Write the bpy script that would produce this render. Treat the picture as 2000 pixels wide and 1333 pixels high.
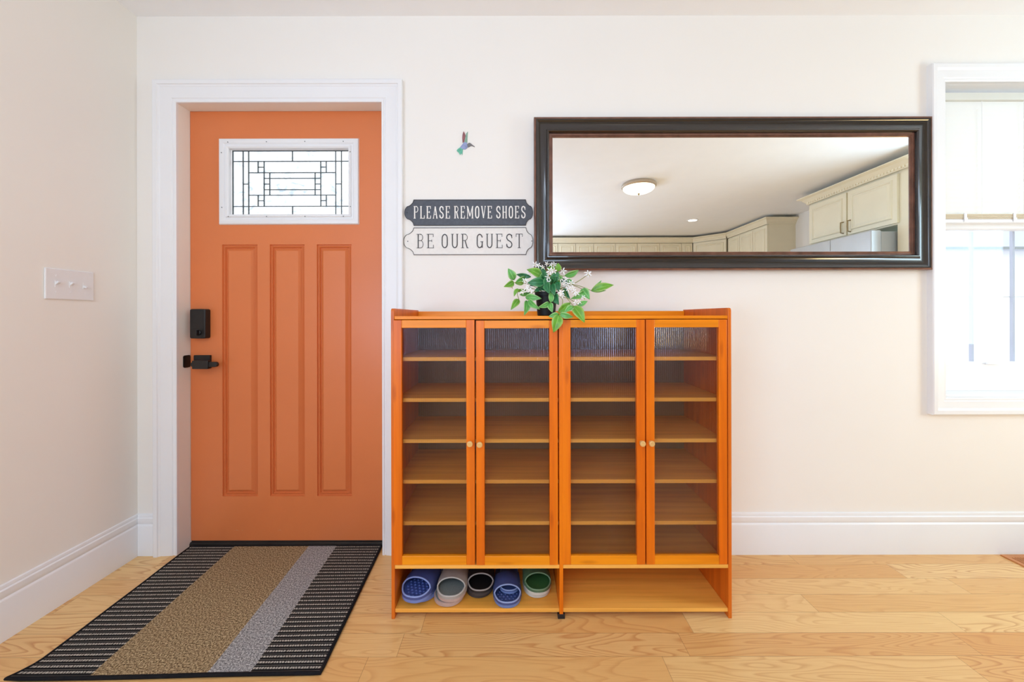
import bpy, bmesh, math, random
from mathutils import Vector, Matrix
random.seed(7)
PI = math.pi
S = bpy.context.scene
COL = S.collection
for o in list(bpy.data.objects): bpy.data.objects.remove(o)

# ------------------------------------------------------------------ camera
F, D0, HC = 745.0, 1.72, 1.065          # focal length in px, distance to the wall, eye height (m)
cd = bpy.data.cameras.new('camera'); cam = bpy.data.objects.new('camera', cd); COL.objects.link(cam)
cam.location = (0, -D0, HC); cam.rotation_euler = (PI/2, math.radians(0.12), 0)
cd.sensor_width = 36; cd.lens = F/2000*36; cd.shift_y = -46.5/2000; cd.clip_start = .02
S.camera = cam
# ------------------------------------------------------------------ world and exposure
W = bpy.data.worlds.new('world'); S.world = W; W.use_nodes = True
bg = W.node_tree.nodes['Background']; bg.inputs[0].default_value = (.95, .97, 1, 1); bg.inputs[1].default_value = 2.1
S.view_settings.view_transform = 'Standard'; S.view_settings.look = 'None'
S.view_settings.gamma = 1; S.view_settings.exposure = -0.03
S.view_settings.use_curve_mapping = False
S.cycles.max_bounces = 14; S.cycles.diffuse_bounces = 7; S.cycles.glossy_bounces = 5
S.cycles.transmission_bounces = 8; S.cycles.transparent_max_bounces = 16
S.cycles.sample_clamp_indirect = 6
# ------------------------------------------------------------------ lights
def area(name, loc, rot, sx, sy, power, col, spread=None):
    l = bpy.data.lights.new(name, 'AREA'); l.shape = 'RECTANGLE'; l.size = sx; l.size_y = sy
    l.energy = power; l.color = col
    if spread: l.spread = spread
    o = bpy.data.objects.new(name, l); COL.objects.link(o); o.location = loc; o.rotation_euler = rot
    return o
# added fills overhead and at the left wall, added lights for assumed side and kitchen daylight and a warm glow
area('ceiling_fill_light', (-.45, -2.6, 2.36), (math.radians(18), 0, 0), .9, .9, 18, (.80, .98, 1.18))  # added unseen fill behind the camera, not a fitted lamp
area('side_daylight_fill', (3.60, -1.25, 1.45), (0, math.radians(90), math.radians(14)), 1.2, 1.0, 39, (.68, .98, 1.24))  # added unseen area light for assumed daylight, no side window is modelled
area('kitchen_daylight_fill', (-.4, -4.70, 1.55), (math.radians(118), 0, 0), 1.6, 1.1, 44, (.76, .98, 1.28))  # added unseen light tilted up at the ceiling, kitchen window only assumed
area('left_uplight_fill', (-1.60, -2.95, 1.10), (0, math.radians(-122), 0), 1.1, 1.2, 44, (.68, .97, 1.38))  # added unseen uplight to brighten the reflected ceiling
area('warm_side_fill', (3.1, -1.1, .95), (0, math.radians(100), 0), .35, .35, 9, (1, .70, .30))  # added bodiless light warming the lower right wall, lamp only assumed

# ------------------------------------------------------------------ mesh helpers
def sm_angle(me, deg=35):
    for p in me.polygons: p.use_smooth = True
    me.set_sharp_from_angle(angle=math.radians(deg))
class MB:
    def __init__(s): s.v = []; s.f = []; s.m = []; s.mi = 0
    def add(s, vs, fs):
        b = len(s.v); s.v += [tuple(v) for v in vs]
        for f in fs: s.f.append([b+i for i in f]); s.m.append(s.mi)
        return s
    def box(s, x0, x1, y0, y1, z0, z1):
        return s.add([(x0,y0,z0),(x1,y0,z0),(x1,y1,z0),(x0,y1,z0),(x0,y0,z1),(x1,y0,z1),(x1,y1,z1),(x0,y1,z1)],
                     [(0,3,2,1),(4,5,6,7),(0,1,5,4),(1,2,6,5),(2,3,7,6),(3,0,4,7)])
    def prism(s, pts, axis, a, b):
        """polygon pts (2D) extruded along axis from a to b"""
        def P(p, t): return {'x': (t,p[0],p[1]), 'y': (p[0],t,p[1]), 'z': (p[0],p[1],t)}[axis]
        n = len(pts); vs = [P(p,a) for p in pts]+[P(p,b) for p in pts]
        fs = [tuple(range(n))[::-1], tuple(range(n,2*n))]+[(i,(i+1)%n,n+(i+1)%n,n+i) for i in range(n)]
        return s.add(vs, fs)
    def lathe(s, prof, c=(0,0,0), n=32, axis='z', caps=True):
        """prof list of (r, t) along axis"""
        vs = []; fs = []
        for r, t in prof:
            for k in range(n):
                a = 2*PI*k/n; u, w = r*math.cos(a), r*math.sin(a)
                p = {'z': (u,w,t), 'y': (u,t,w), 'x': (t,u,w)}[axis]
                vs.append((c[0]+p[0], c[1]+p[1], c[2]+p[2]))
        for j in range(len(prof)-1):
            for k in range(n): fs.append((j*n+k, j*n+(k+1)%n, (j+1)*n+(k+1)%n, (j+1)*n+k))
        if caps: fs.append(tuple(range(n))[::-1]); fs.append(tuple((len(prof)-1)*n+k for k in range(n)))
        return s.add(vs, fs)
    def tube(s, pts, r, n=8, closed=False, taper=None, sq=1):
        pts = [Vector(p) for p in pts]; N = len(pts); vs = []; fs = []
        up = Vector((0,0,1)); prev = None
        for i, p in enumerate(pts):
            if closed: t = pts[(i+1)%N]-pts[i-1]
            else: t = pts[min(i+1,N-1)]-pts[max(i-1,0)]
            t.normalize()
            a = (prev if prev is not None else (up if abs(t.z) < .9 else Vector((1,0,0))))
            a = (a - t*a.dot(t)); a = a.normalized() if a.length > 1e-6 else t.orthogonal().normalized()
            prev = a; b = t.cross(a); rr = r*(taper[i] if taper else 1)
            for k in range(n):
                q = 2*PI*k/n; vs.append(p + a*math.cos(q)*rr*sq + b*math.sin(q)*rr)
        M = N if closed else N-1
        for i in range(M):
            for k in range(n):
                j = (i+1) % N; fs.append((i*n+k, i*n+(k+1)%n, j*n+(k+1)%n, j*n+k))
        if not closed: fs.append(tuple(range(n))[::-1]); fs.append(tuple((N-1)*n+k for k in range(n)))
        return s.add(vs, fs)
    def dome(s, c, r, h, n=8, m=3, axis='z'):
        prof = [(r*math.cos(PI/2*j/m)+1e-5, h*math.sin(PI/2*j/m)) for j in range(m+1)]
        return s.lathe(prof, c, n, axis)
    def frame(s, x0, x1, z0, z1, prof, closed=True, y=0.0):
        """mitred moulding around a rectangle; prof = [(outward offset, proud height)] ; door style when not closed"""
        rings = []
        for o, h in prof:
            yy = y-h
            if closed: rings.append([(x0-o,yy,z0-o),(x0-o,yy,z1+o),(x1+o,yy,z1+o),(x1+o,yy,z0-o)])
            else: rings.append([(x0-o,yy,z0),(x0-o,yy,z1+o),(x1+o,yy,z1+o),(x1+o,yy,z0)])
        n = len(prof); vs = [p for r in rings for p in r]; fs = []
        segs = range(4) if closed else range(3)
        for j in range(n-1):
            for k in segs:
                k2 = (k+1) % 4; fs.append((j*4+k, (j+1)*4+k, (j+1)*4+k2, j*4+k2))
        if not closed:
            fs.append(tuple(j*4 for j in range(n))); fs.append(tuple(j*4+3 for j in range(n))[::-1])
        return s.add(vs, fs)
    def build(s, name, mats, parent=None, smooth=None, bevel=0, loc=None, fix=True):
        me = bpy.data.meshes.new(name); me.from_pydata(s.v, [], s.f); me.update()
        if not isinstance(mats, (list, tuple)): mats = [mats]
        for m in mats: me.materials.append(m)
        for p, m in zip(me.polygons, s.m): p.material_index = m
        if fix:
            b = bmesh.new(); b.from_mesh(me); bmesh.ops.recalc_face_normals(b, faces=b.faces); b.to_mesh(me); b.free()
        if smooth: sm_angle(me, smooth)
        o = bpy.data.objects.new(name, me); COL.objects.link(o)
        if parent: o.parent = parent
        if loc: o.location = loc
        if bevel:
            md = o.modifiers.new('bevel', 'BEVEL'); md.width = bevel; md.segments = 2; md.limit_method = 'ANGLE'
            md.harden_normals = False
        return o
def empty(name, loc=(0,0,0), rot=(0,0,0)):
    o = bpy.data.objects.new(name, None); COL.objects.link(o); o.location = loc; o.rotation_euler = rot
    o.empty_display_size = .05; return o
def tag(o, label, cat, group=None, kind=None):
    o['label'] = label; o['category'] = cat
    if group: o['group'] = group
    if kind: o['kind'] = kind
    return o
def struct(o, label=None, cat=None):
    o['kind'] = 'structure'
    if label: o['label'] = label
    if cat: o['category'] = cat
    return o
# sight-line conversions (photo column/row at a given world y -> metres)
def SC(y): return F/(D0+y)
def PX(px, y=0.0): return (px-1000)/SC(y)
def PZ(py, y=0.0): return HC+(620-py)/SC(y)

# ------------------------------------------------------------------ materials
def srgb(r, g, b):
    f = lambda c: (c/255/12.92) if c/255 <= .04045 else ((c/255+.055)/1.055)**2.4
    return (f(r), f(g), f(b), 1)
class G:
    def __init__(s, name):
        s.m = bpy.data.materials.new(name); s.m.use_nodes = True; s.t = s.m.node_tree; s.N = s.t.nodes
        s.b = s.N['Principled BSDF']; s.out = s.N['Material Output']
    def n(s, ty, **kw):
        x = s.N.new(ty)
        for k, v in kw.items(): setattr(x, k, v)
        return x
    def L(s, a, b): s.t.links.new(a, b)
    def put(s, sock, v):
        if isinstance(v, bpy.types.NodeSocket): s.L(v, sock)
        else: sock.default_value = v
    def math(s, op, a, b=0.0, c=0.0):
        x = s.n('ShaderNodeMath', operation=op); s.put(x.inputs[0], a); s.put(x.inputs[1], b); s.put(x.inputs[2], c)
        return x.outputs[0]
    def mix(s, f, a, b, bt='MIX'):
        x = s.n('ShaderNodeMix', data_type='RGBA', blend_type=bt)
        s.put(x.inputs[0], f); s.put(x.inputs[6], a); s.put(x.inputs[7], b); return x.outputs[2]
    def coord(s, kind='Object', scale=(1,1,1), loc=(0,0,0)):
        t = s.n('ShaderNodeTexCoord'); mp = s.n('ShaderNodeMapping'); s.L(t.outputs[kind], mp.inputs[0])
        mp.inputs['Scale'].default_value = scale; mp.inputs['Location'].default_value = loc; return mp.outputs[0]
    def noise(s, vec, scale=5, detail=3, rough=.5, dist=0, out=0):
        x = s.n('ShaderNodeTexNoise'); s.put(x.inputs['Vector'], vec); x.inputs['Scale'].default_value = scale
        x.inputs['Detail'].default_value = detail; x.inputs['Roughness'].default_value = rough
        x.inputs['Distortion'].default_value = dist; return x.outputs[out]
    def ramp(s, f, stops):
        x = s.n('ShaderNodeValToRGB'); s.put(x.inputs[0], f); e = x.color_ramp.elements
        while len(e) < len(stops): e.new(.5)
        for k, (p, c) in enumerate(stops): e[k].position = p; e[k].color = c if len(c) == 4 else (*c, 1)
        return x.outputs[0]
    def bump(s, h, strength=.2, dist=.002):
        x = s.n('ShaderNodeBump'); x.inputs['Strength'].default_value = strength; x.inputs['Distance'].default_value = dist
        s.L(h, x.inputs['Height']); s.L(x.outputs[0], s.b.inputs['Normal']); return x
    def set(s, col=None, rough=None, metal=None, spec=None, coat=None):
        if col is not None: s.put(s.b.inputs['Base Color'], col)
        if rough is not None: s.put(s.b.inputs['Roughness'], rough)
        if metal is not None: s.b.inputs['Metallic'].default_value = metal
        if spec is not None: s.b.inputs['Specular IOR Level'].default_value = spec
        if coat is not None: s.b.inputs['Coat Weight'].default_value = coat
        return s
def plain(name, col, rough=.5, metal=0, spec=.5, coat=0, var=.03, nscale=6, bump=0):
    g = G(name); v = g.coord('Object')
    n = g.noise(v, nscale, 3)
    a = tuple(c*(1-var) for c in col[:3])+(1,); b = tuple(min(1, c*(1+var)) for c in col[:3])+(1,)
    g.set(g.ramp(n, [(.3, a), (.7, b)]), rough, metal, spec, coat)
    if bump: g.bump(g.noise(v, 220, 2), bump, .001)
    return g.m
M = {}
M['wall'] = plain('cream_wall_paint', (.85, .82, .775), .7, var=.008, nscale=2, bump=.05, spec=.3)
M['ceiling'] = plain('ceiling_paint', (.90, .91, .93), .8, var=.01, spec=.2)
M['trim'] = plain('white_trim_paint', (.82, .825, .84), .35, var=.008)
M['white'] = plain('white_plastic', (.80, .81, .83), .35, var=.01)
M['door'] = plain('terracotta_door_paint', srgb(214, 120, 68), .34, var=.03, nscale=2.5, bump=.06)
M['black'] = plain('matte_black_metal', (.012, .011, .011), .38, metal=.2, var=.1)
M['bronze'] = plain('threshold_bronze', (.05, .04, .035), .45, metal=.5, var=.2)
M['came'] = plain('lead_came', (.10, .12, .12), .4, metal=.6)
M['espresso'] = plain('espresso_frame', (.017, .014, .014), .24, metal=.2, var=.2, coat=.8)
M['copper_brown'] = plain('rubbed_brown_edge', (.17, .075, .05), .3, metal=.35, var=.3, nscale=20, coat=.4)
M['pot'] = plain('black_pot', (.005, .005, .005), .55, spec=.3)
M['soil'] = plain('potting_moss', (.05, .04, .02), .9, var=.4, nscale=80)
M['darkplastic'] = plain('black_foot_pad', (.008, .006, .008), .5)
M['cream_cab'] = plain('cream_cabinet_paint', (.83, .76, .58), .4, var=.02)
M['brass'] = plain('antique_brass', (.36, .27, .15), .35, metal=.8)
M['steel'] = plain('brushed_steel', (.50, .50, .50), .35, metal=.6, var=.04)
M['steel_side'] = plain('fridge_side_grey', (.42, .44, .45), .45, var=.03)
M['nickel'] = plain('brushed_nickel_rim', (.55, .47, .38), .35, metal=.6)
M['dark'] = plain('dark_gap', (.01, .009, .009), .8)
def emis(name, col, st, base=(.8,.8,.8,1)):
    g = G(name); g.set(base, .4); g.b.inputs['Emission Color'].default_value = col; g.b.inputs['Emission Strength'].default_value = st; return g.m
M['lampglass'] = emis('lit_lamp_glass', (1, .90, .70, 1), 2.0)
M['downlight'] = emis('lit_downlight', (1, .93, .80, 1), 5)
g = G('mirror_glass'); g.set((.93, .95, .94, 1), .0, 1.0); M['mirror'] = g.m
# --- wood for the shoe cabinet
def cabinet_wood(name, axis, c0, c1, knots=True, rough=.33):
    g = G(name); sc = {'x': (1.2, 26, 26), 'z': (26, 26, 1.2), 'y': (26, 1.2, 26)}[axis]
    v = g.coord('Object', sc); n = g.noise(v, 1.6, 4, .55)
    v2 = g.coord('Object', {'x': (.5, 5, 5), 'z': (5, 5, .5), 'y': (5, .5, 5)}[axis], (3, 1, 2)); n2 = g.noise(v2, 2.2, 2)
    col = g.mix(g.ramp(n2, [(.35, (0,0,0)), (.65, (1,1,1))]), c0, c1)
    col = g.mix(g.ramp(n, [(.40, (0,0,0)), (.75, (1,1,1))]), col, tuple(c*.80 for c in c0[:3])+(1,))
    if knots:                                   # bamboo nodes
        vo = g.n('ShaderNodeTexVoronoi'); vv = g.coord('Object', {'x': (5, 14, 22), 'z': (22, 14, 5), 'y': (14, 5, 22)}[axis], (.3, .7, .1))
        g.L(vv, vo.inputs['Vector']); vo.inputs['Scale'].default_value = 1.0
        k = g.ramp(vo.outputs['Distance'], [(.07, (1,1,1)), (.20, (0,0,0))])
        col = g.mix(g.math('MULTIPLY', k, .38), col, (c0[0]*.45, c0[1]*.28, c0[2]*.3, 1))
    g.set(col, rough, spec=.35); g.bump(n, .05, .0008); return g.m
WA, WB = srgb(222, 112, 16), srgb(232, 130, 18)
M['wood_v'] = cabinet_wood('bamboo_upright', 'z', srgb(225, 104, 6), srgb(234, 124, 8))
M['wood_h'] = cabinet_wood('bamboo_rail', 'x', srgb(236, 134, 10), srgb(242, 150, 18))
M['wood_s'] = cabinet_wood('bamboo_shelf', 'x', srgb(240, 166, 66), srgb(245, 180, 84), knots=False, rough=.45)
M['wood_e'] = cabinet_wood('bamboo_side', 'z', srgb(212, 102, 22), srgb(222, 118, 30))
M['backwood'] = plain('brown_back_panel', srgb(122, 86, 58), .55, var=.12)
M['knob'] = plain('pale_wood_knob', srgb(222, 178, 110), .4, var=.06, nscale=60)
# --- ribbed clear acrylic
g = G('ribbed_acrylic')
tr = g.n('ShaderNodeBsdfTransparent'); tr.inputs[0].default_value = (.90, .87, .82, 1)
gl = g.n('ShaderNodeBsdfGlossy'); gl.inputs[0].default_value = (.9, .9, 1, 1); gl.inputs['Roughness'].default_value = .10
fr = g.n('ShaderNodeFresnel'); fr.inputs[0].default_value = 1.5
mx = g.n('ShaderNodeMixShader'); g.L(g.math('MINIMUM', g.math('MULTIPLY', fr.outputs[0], 1.1), .6), mx.inputs[0])
g.L(tr.outputs[0], mx.inputs[1]); g.L(gl.outputs[0], mx.inputs[2]); g.L(mx.outputs[0], g.out.inputs[0]); M['acrylic'] = g.m
# --- window glass
g = G('window_glass')
tr = g.n('ShaderNodeBsdfTransparent'); tr.inputs[0].default_value = (.97, .98, .98, 1)
gl = g.n('ShaderNodeBsdfGlossy'); gl.inputs['Roughness'].default_value = .02
mx = g.n('ShaderNodeMixShader'); mx.inputs[0].default_value = .03
g.L(tr.outputs[0], mx.inputs[1]); g.L(gl.outputs[0], mx.inputs[2]); g.L(mx.outputs[0], g.out.inputs[0]); M['glass'] = g.m
# --- textured door-light glass (lets daylight through, slightly milky)
g = G('textured_door_glass')
tr = g.n('ShaderNodeBsdfTransparent'); v = g.coord('Object', (9, 1, 14)); n = g.noise(v, 1.4, 4, .6, 1.5)
g.L(g.ramp(n, [(.32, (.62, .68, .74)), (.48, (.86, .88, .90))]), tr.inputs[0])
gl = g.n('ShaderNodeBsdfGlossy'); gl.inputs['Roughness'].default_value = .2
mx = g.n('ShaderNodeMixShader'); mx.inputs[0].default_value = .06
g.L(tr.outputs[0], mx.inputs[1]); g.L(gl.outputs[0], mx.inputs[2]); g.L(mx.outputs[0], g.out.inputs[0]); M['doorglass'] = g.m
# --- blind slats
g = G('translucent_blind'); g.set((.88, .88, .86, 1), .5)
tl = g.n('ShaderNodeBsdfTranslucent'); tl.inputs[0].default_value = (.9, .9, .88, 1)
mx = g.n('ShaderNodeMixShader'); mx.inputs[0].default_value = .20
g.L(g.b.outputs[0], mx.inputs[1]); g.L(tl.outputs[0], mx.inputs[2]); g.L(mx.outputs[0], g.out.inputs[0]); M['blind'] = g.m
M['blindedge'] = plain('tan_blind_edge', srgb(222, 206, 176), .5)
# --- oak strip floor
g = G('oak_strip_floor'); tc = g.n('ShaderNodeTexCoord'); sp = g.n('ShaderNodeSeparateXYZ'); g.L(tc.outputs['Object'], sp.inputs[0])
X, Y = sp.outputs[0], sp.outputs[1]; BW = .0886
r_ = g.math('DIVIDE', g.math('ADD', Y, 10.0+.005), BW); row = g.math('FLOOR', r_); fr_ = g.math('FRACT', r_)
wn = g.n('ShaderNodeTexWhiteNoise', noise_dimensions='1D'); g.L(row, wn.inputs['W'])
xo = g.math('ADD', g.math('MULTIPLY', wn.outputs['Value'], 7.3), g.math('ADD', X, 20.0))
c_ = g.math('DIVIDE', xo, .92); colm = g.math('FLOOR', c_); fc = g.math('FRACT', c_)
cb = g.n('ShaderNodeCombineXYZ'); g.L(row, cb.inputs[0]); g.L(colm, cb.inputs[1])
w2 = g.n('ShaderNodeTexWhiteNoise', noise_dimensions='2D'); g.L(cb.outputs[0], w2.inputs['Vector']); rnd = w2.outputs['Value']
# cathedral grain: contour lines of a stretched noise, shifted per board
gv = g.n('ShaderNodeCombineXYZ'); g.L(g.math('ADD', g.math('MULTIPLY', X, 1.5), g.math('MULTIPLY', rnd, 91.0)), gv.inputs[0])
g.L(g.math('ADD', g.math('MULTIPLY', Y, 11.0), g.math('MULTIPLY', rnd, 37.0)), gv.inputs[1])
n1 = g.noise(gv.outputs[0], 1.0, 1.5, .4, .35)
rings = g.math('FRACT', g.math('MULTIPLY', n1, 21.0))
ringc = g.ramp(rings, [(0, (0,0,0)), (.55, (.15,.15,.15)), (.88, (1,1,1)), (1, (0,0,0))])
fv = g.n('ShaderNodeCombineXYZ'); g.L(g.math('MULTIPLY', X, 8.0), fv.inputs[0]); g.L(g.math('MULTIPLY', Y, 260.0), fv.inputs[1])
n2 = g.noise(fv.outputs[0], 1.0, 3, .6)
base = g.ramp(rnd, [(0, srgb(222, 170, 104)), (.35, srgb(230, 188, 124)), (.7, srgb(236, 200, 138)), (1, srgb(218, 162, 96))])
amp = g.math('MULTIPLY', g.math('ADD', .25, g.math('MULTIPLY', g.math('FRACT', g.math('MULTIPLY', rnd, 13.7)), .5)), 1.0)
col = g.mix(g.math('MULTIPLY', ringc, amp), base, srgb(188, 118, 60))
col = g.mix(g.math('MULTIPLY', g.ramp(n2, [(.5, (0,0,0)), (.8, (1,1,1))]), .35), col, srgb(196, 132, 74))
seam = g.math('MAXIMUM', g.math('LESS_THAN', fr_, .014), g.math('LESS_THAN', fc, .0014))
col = g.mix(g.math('MULTIPLY', seam, .6), col, srgb(110, 62, 28))
g.set(col, g.math('ADD', .27, g.math('MULTIPLY', n2, .1)), spec=.45)
g.bump(g.math('SUBTRACT', g.math('MULTIPLY', n2, .1), seam), .25, .0006); M['floor'] = g.m
# --- rug (UVs in metres: u across, v along)
g = G('striped_woven_rug'); tc = g.n('ShaderNodeTexCoord'); sp = g.n('ShaderNodeSeparateXYZ'); g.L(tc.outputs['UV'], sp.inputs[0])
U, V = sp.outputs[0], sp.outputs[1]
dp = g.math('FRACT', g.math('DIVIDE', V, .0196))
nz = g.noise(tc.outputs['UV'], 210, 3, .7)
du = g.math('FRACT', g.math('ADD', g.math('DIVIDE', U, .0085), g.math('MULTIPLY', g.noise(tc.outputs['UV'], 90, 2), 1.4)))
line = g.math('MULTIPLY', g.math('GREATER_THAN', dp, .45), g.math('LESS_THAN', dp, .80))
dash = g.math('MULTIPLY', line, g.ramp(g.math('ADD', g.math('MULTIPLY', g.math('GREATER_THAN', du, .35), .5), g.math('MULTIPLY', nz, .7)), [(.35, (.12,.12,.12)), (.85, (.85,.85,.85))]))
thin = g.math('MULTIPLY', g.math('MULTIPLY', g.math('GREATER_THAN', dp, .12), g.math('LESS_THAN', dp, .24)), .22)
blk = g.mix(g.math('MAXIMUM', dash, thin), (.010, .010, .011, 1), srgb(196, 190, 178))
tan = g.ramp(nz, [(.36, srgb(70, 56, 38)), (.50, srgb(146, 124, 92)), (.62, srgb(206, 186, 146))])
gry = g.ramp(nz, [(.36, srgb(84, 84, 86)), (.50, srgb(148, 148, 148)), (.62, srgb(204, 204, 202))])
wob = g.math('ADD', U, g.math('MULTIPLY', g.math('SUBTRACT', g.noise(tc.outputs['UV'], 160, 1), .5), .006))
col = g.mix(g.math('GREATER_THAN', wob, .205), blk, tan)
col = g.mix(g.math('GREATER_THAN', wob, .549), col, gry)
col = g.mix(g.math('GREATER_THAN', wob, .677), col, blk)
g.set(col, .95, spec=.1); g.bump(g.math('ADD', nz, g.math('MULTIPLY', dash, .6)), .8, .0025); M['rug'] = g.m
M['binding'] = plain('black_rug_binding', (.007, .007, .009), .85, var=.2, nscale=200, bump=.3, spec=.2)
# --- plant
def leafmat(name, c, edge):
    g = G(name); t = g.n('ShaderNodeTexCoord'); sp = g.n('ShaderNodeSeparateXYZ'); g.L(t.outputs['UV'], sp.inputs[0])
    e = g.math('ABSOLUTE', g.math('SUBTRACT', sp.outputs[0], .5)); n = g.noise(g.coord('Object'), 60, 3)
    col = g.mix(g.ramp(n, [(.3, (0,0,0)), (.7, (1,1,1))]), c, tuple(x*.7 for x in c[:3])+(1,))
    col = g.mix(g.ramp(e, [(.28, (0,0,0)), (.5, (.75,.75,.75))]), col, edge)
    col = g.mix(g.ramp(e, [(.0, (.6,.6,.6)), (.045, (0,0,0))]), col, edge)
    g.set(col, .4); g.b.inputs['Subsurface Weight'].default_value = .0; return g.m
M['leaf_a'] = leafmat('bright_green_leaf', srgb(104, 168, 46), srgb(176, 206, 112))
M['leaf_b'] = leafmat('deep_green_leaf', srgb(34, 116, 66), srgb(90, 160, 100))
M['leaf_c'] = leafmat('fresh_green_leaf', srgb(96, 176, 84), srgb(186, 220, 150))
M['stem'] = plain('leaf_stem', srgb(124, 140, 44), .5, var=.2)
M['petal'] = plain('white_petal', (.88, .86, .84), .6, var=.03)
M['pistil'] = plain('yellow_flower_centre', srgb(214, 196, 90), .6)
# --- signs
M['sign_dark'] = plain('slate_enamel', srgb(70, 73, 82), .5, var=.15, nscale=90, bump=.2)
M['sign_light'] = plain('white_enamel', srgb(228, 224, 218), .5, var=.03, nscale=90, bump=.1)
M['ink'] = plain('dark_sign_ink', srgb(62, 58, 58), .6)
M['chalk'] = plain('white_sign_paint', srgb(236, 232, 226), .6)
# --- slippers
def rubber(name, c, r=.5): return plain(name, srgb(*c), r, var=.06, nscale=40)
# --- outside
M['bar'] = plain('washed_out_security_bar', srgb(184, 190, 208), .5)  # bar colour paled to imitate the wash of overexposed daylight
M['rail'] = plain('outdoor_rail', srgb(140, 150, 154), .5)
M['stucco'] = plain('pale_stucco', srgb(226, 228, 232), .8)
M['roof'] = plain('pale_roof', srgb(196, 202, 214), .8)
M['pave'] = plain('pale_pavement', srgb(205, 205, 208), .85)

# ------------------------------------------------------------------ room shell
XL, XR, YB, ZC = -1.69, 3.80, -4.85, 2.425
DX0, DX1, DZ1 = -1.503, -.583, 2.031        # door opening
WX0, WX1, WZ0, WZ1 = 1.945, 2.76, .700, 2.118
WT = .13
m = MB(); m.box(XL-.1, XR+.1, YB-.1, WT, -.08, 0); struct(m.build('floor', M['floor']), 'light oak strip floor running along the wall', 'floor')
m = MB(); m.box(XL-.1, XR+.1, YB-.1, WT, ZC, ZC+.1); struct(m.build('ceiling', M['ceiling']), 'smooth white ceiling', 'ceiling')
m = MB()
for (a, b, c, d) in ((XL, DX0, 0, ZC), (DX0, DX1, DZ1, ZC), (DX1, WX0, 0, ZC), (WX0, WX1, 0, WZ0), (WX0, WX1, WZ1, ZC), (WX1, XR, 0, ZC)):
    m.box(a, b, 0, WT, c, d)
struct(m.build('wall_back', M['wall']), 'cream wall with the entry door and the mirror', 'wall')
m = MB(); m.box(XL-.1, XL, YB-.1, WT, 0, ZC); struct(m.build('wall_left', M['wall']), 'left side wall carrying the light switch', 'wall')
m = MB(); m.box(XR, XR+.1, YB-.1, WT, 0, ZC); struct(m.build('wall_right', M['wall']), 'right side wall behind the refrigerator', 'wall')
m = MB(); m.box(XL, XR, YB-.1, YB, 0, ZC); struct(m.build('wall_front', M['wall']), 'kitchen wall seen only in the mirror', 'wall')
# baseboards
BP = [(0,0),(.016,0),(.016,.132),(.0145,.136),(.010,.140),(.0125,.146),(.0135,.152),(.0125,.166),(.008,.170),(.0085,.174),(.006,.181),(0,.183)]
m = MB(); m.prism([(-h, z) for h, z in BP], 'x', -.487, XR); struct(m.build('baseboard_back', M['trim'], smooth=30), 'tall white moulded baseboard under the mirror wall', 'baseboard')
m = MB(); m.prism([(-h, z) for h, z in BP], 'x', XL, -1.599); struct(m.build('baseboard_corner', M['trim'], smooth=30), 'short white baseboard between the corner and the door casing', 'baseboard')
m = MB(); m.prism([(XL+h, z) for h, z in BP], 'y', YB, 0); struct(m.build('baseboard_left', M['trim'], smooth=30), 'tall white moulded baseboard along the left wall', 'baseboard')

# ------------------------------------------------------------------ door
door = struct(empty('door_1', ((DX0+DX1)/2, .08, 0)), 'terracotta entry door with leaded glass light and three tall panels', 'door')
def under(o, p):
    o.parent = p; o.matrix_parent_inverse = Matrix.Translation(-Vector(p.location)); return o
CP = [(0,0),(0,.011),(.003,.013),(.010,.013),(.013,.010),(.018,.0105),(.022,.014),(.060,.0165),(.074,.017),(.078,.020),(.083,.0215),(.086,.0255),(.103,.0265),(.107,.024),(.107,0)]
CP = [(o_*.897, h_) for o_, h_ in CP]
m = MB(); m.frame(DX0, DX1, 0, DZ1, CP, closed=False); under(m.build('door_casing', M['trim'], smooth=30), door)
m = MB()
m.box(DX0-.022, DX0-.001, -.0, WT, 0, DZ1+.02); m.box(DX1+.001, DX1+.022, 0, WT, 0, DZ1+.02); m.box(DX0-.001, DX1+.001, 0, WT, DZ1+.001, DZ1+.02)
under(m.build('door_jamb', M['trim']), door)
SY = .062                                     # face of the slab
sx0, sx1, sz0, sz1 = DX0+.0015, DX1-.0015, .024, DZ1-.001
pan = [(PX(a, SY), PX(b, SY)) for a, b in ((434, 503), (527, 595), (619, 687))]; pz = (PZ(969, SY), PZ(477, SY))
lite = (pan[0][0], pan[2][1], PZ(424, SY), PZ(280, SY))
bm = bmesh.new()
xs = sorted([sx0, sx1]+[q for p in pan for q in p]); zs = sorted([sz0, sz1, pz[0], pz[1], lite[2], lite[3]])
V_ = {}
for i, x in enumerate(xs):
    for j, z in enumerate(zs): V_[i, j] = bm.verts.new((x, SY, z))
pf = []
for i in range(len(xs)-1):
    for j in range(len(zs)-1):
        cx, cz = (xs[i]+xs[i+1])/2, (zs[j]+zs[j+1])/2
        if lite[0] < cx < lite[1] and lite[2] < cz < lite[3]: continue
        f = bm.faces.new((V_[i, j], V_[i+1, j], V_[i+1, j+1], V_[i, j+1]))
        if pz[0] < cz < pz[1] and any(a < cx < b for a, b in pan): pf.append(f)
for f in bm.faces: f.normal_update()
for th, dep in ((.0030, -.0085), (.005, .0), (.010, .0065), (.004, -.0085), (.003, 0.0), (.018, .0105)):
    bmesh.ops.inset_individual(bm, faces=pf, thickness=th, depth=dep)
be = [e for e in bm.edges if e.is_boundary]
r = bmesh.ops.extrude_edge_only(bm, edges=be)
bmesh.ops.translate(bm, vec=(0, .045, 0), verts=[q for q in r['geom'] if isinstance(q, bmesh.types.BMVert)])
me = bpy.data.meshes.new('door_slab'); bm.to_mesh(me); bm.free(); me.materials.append(M['door'])
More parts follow.
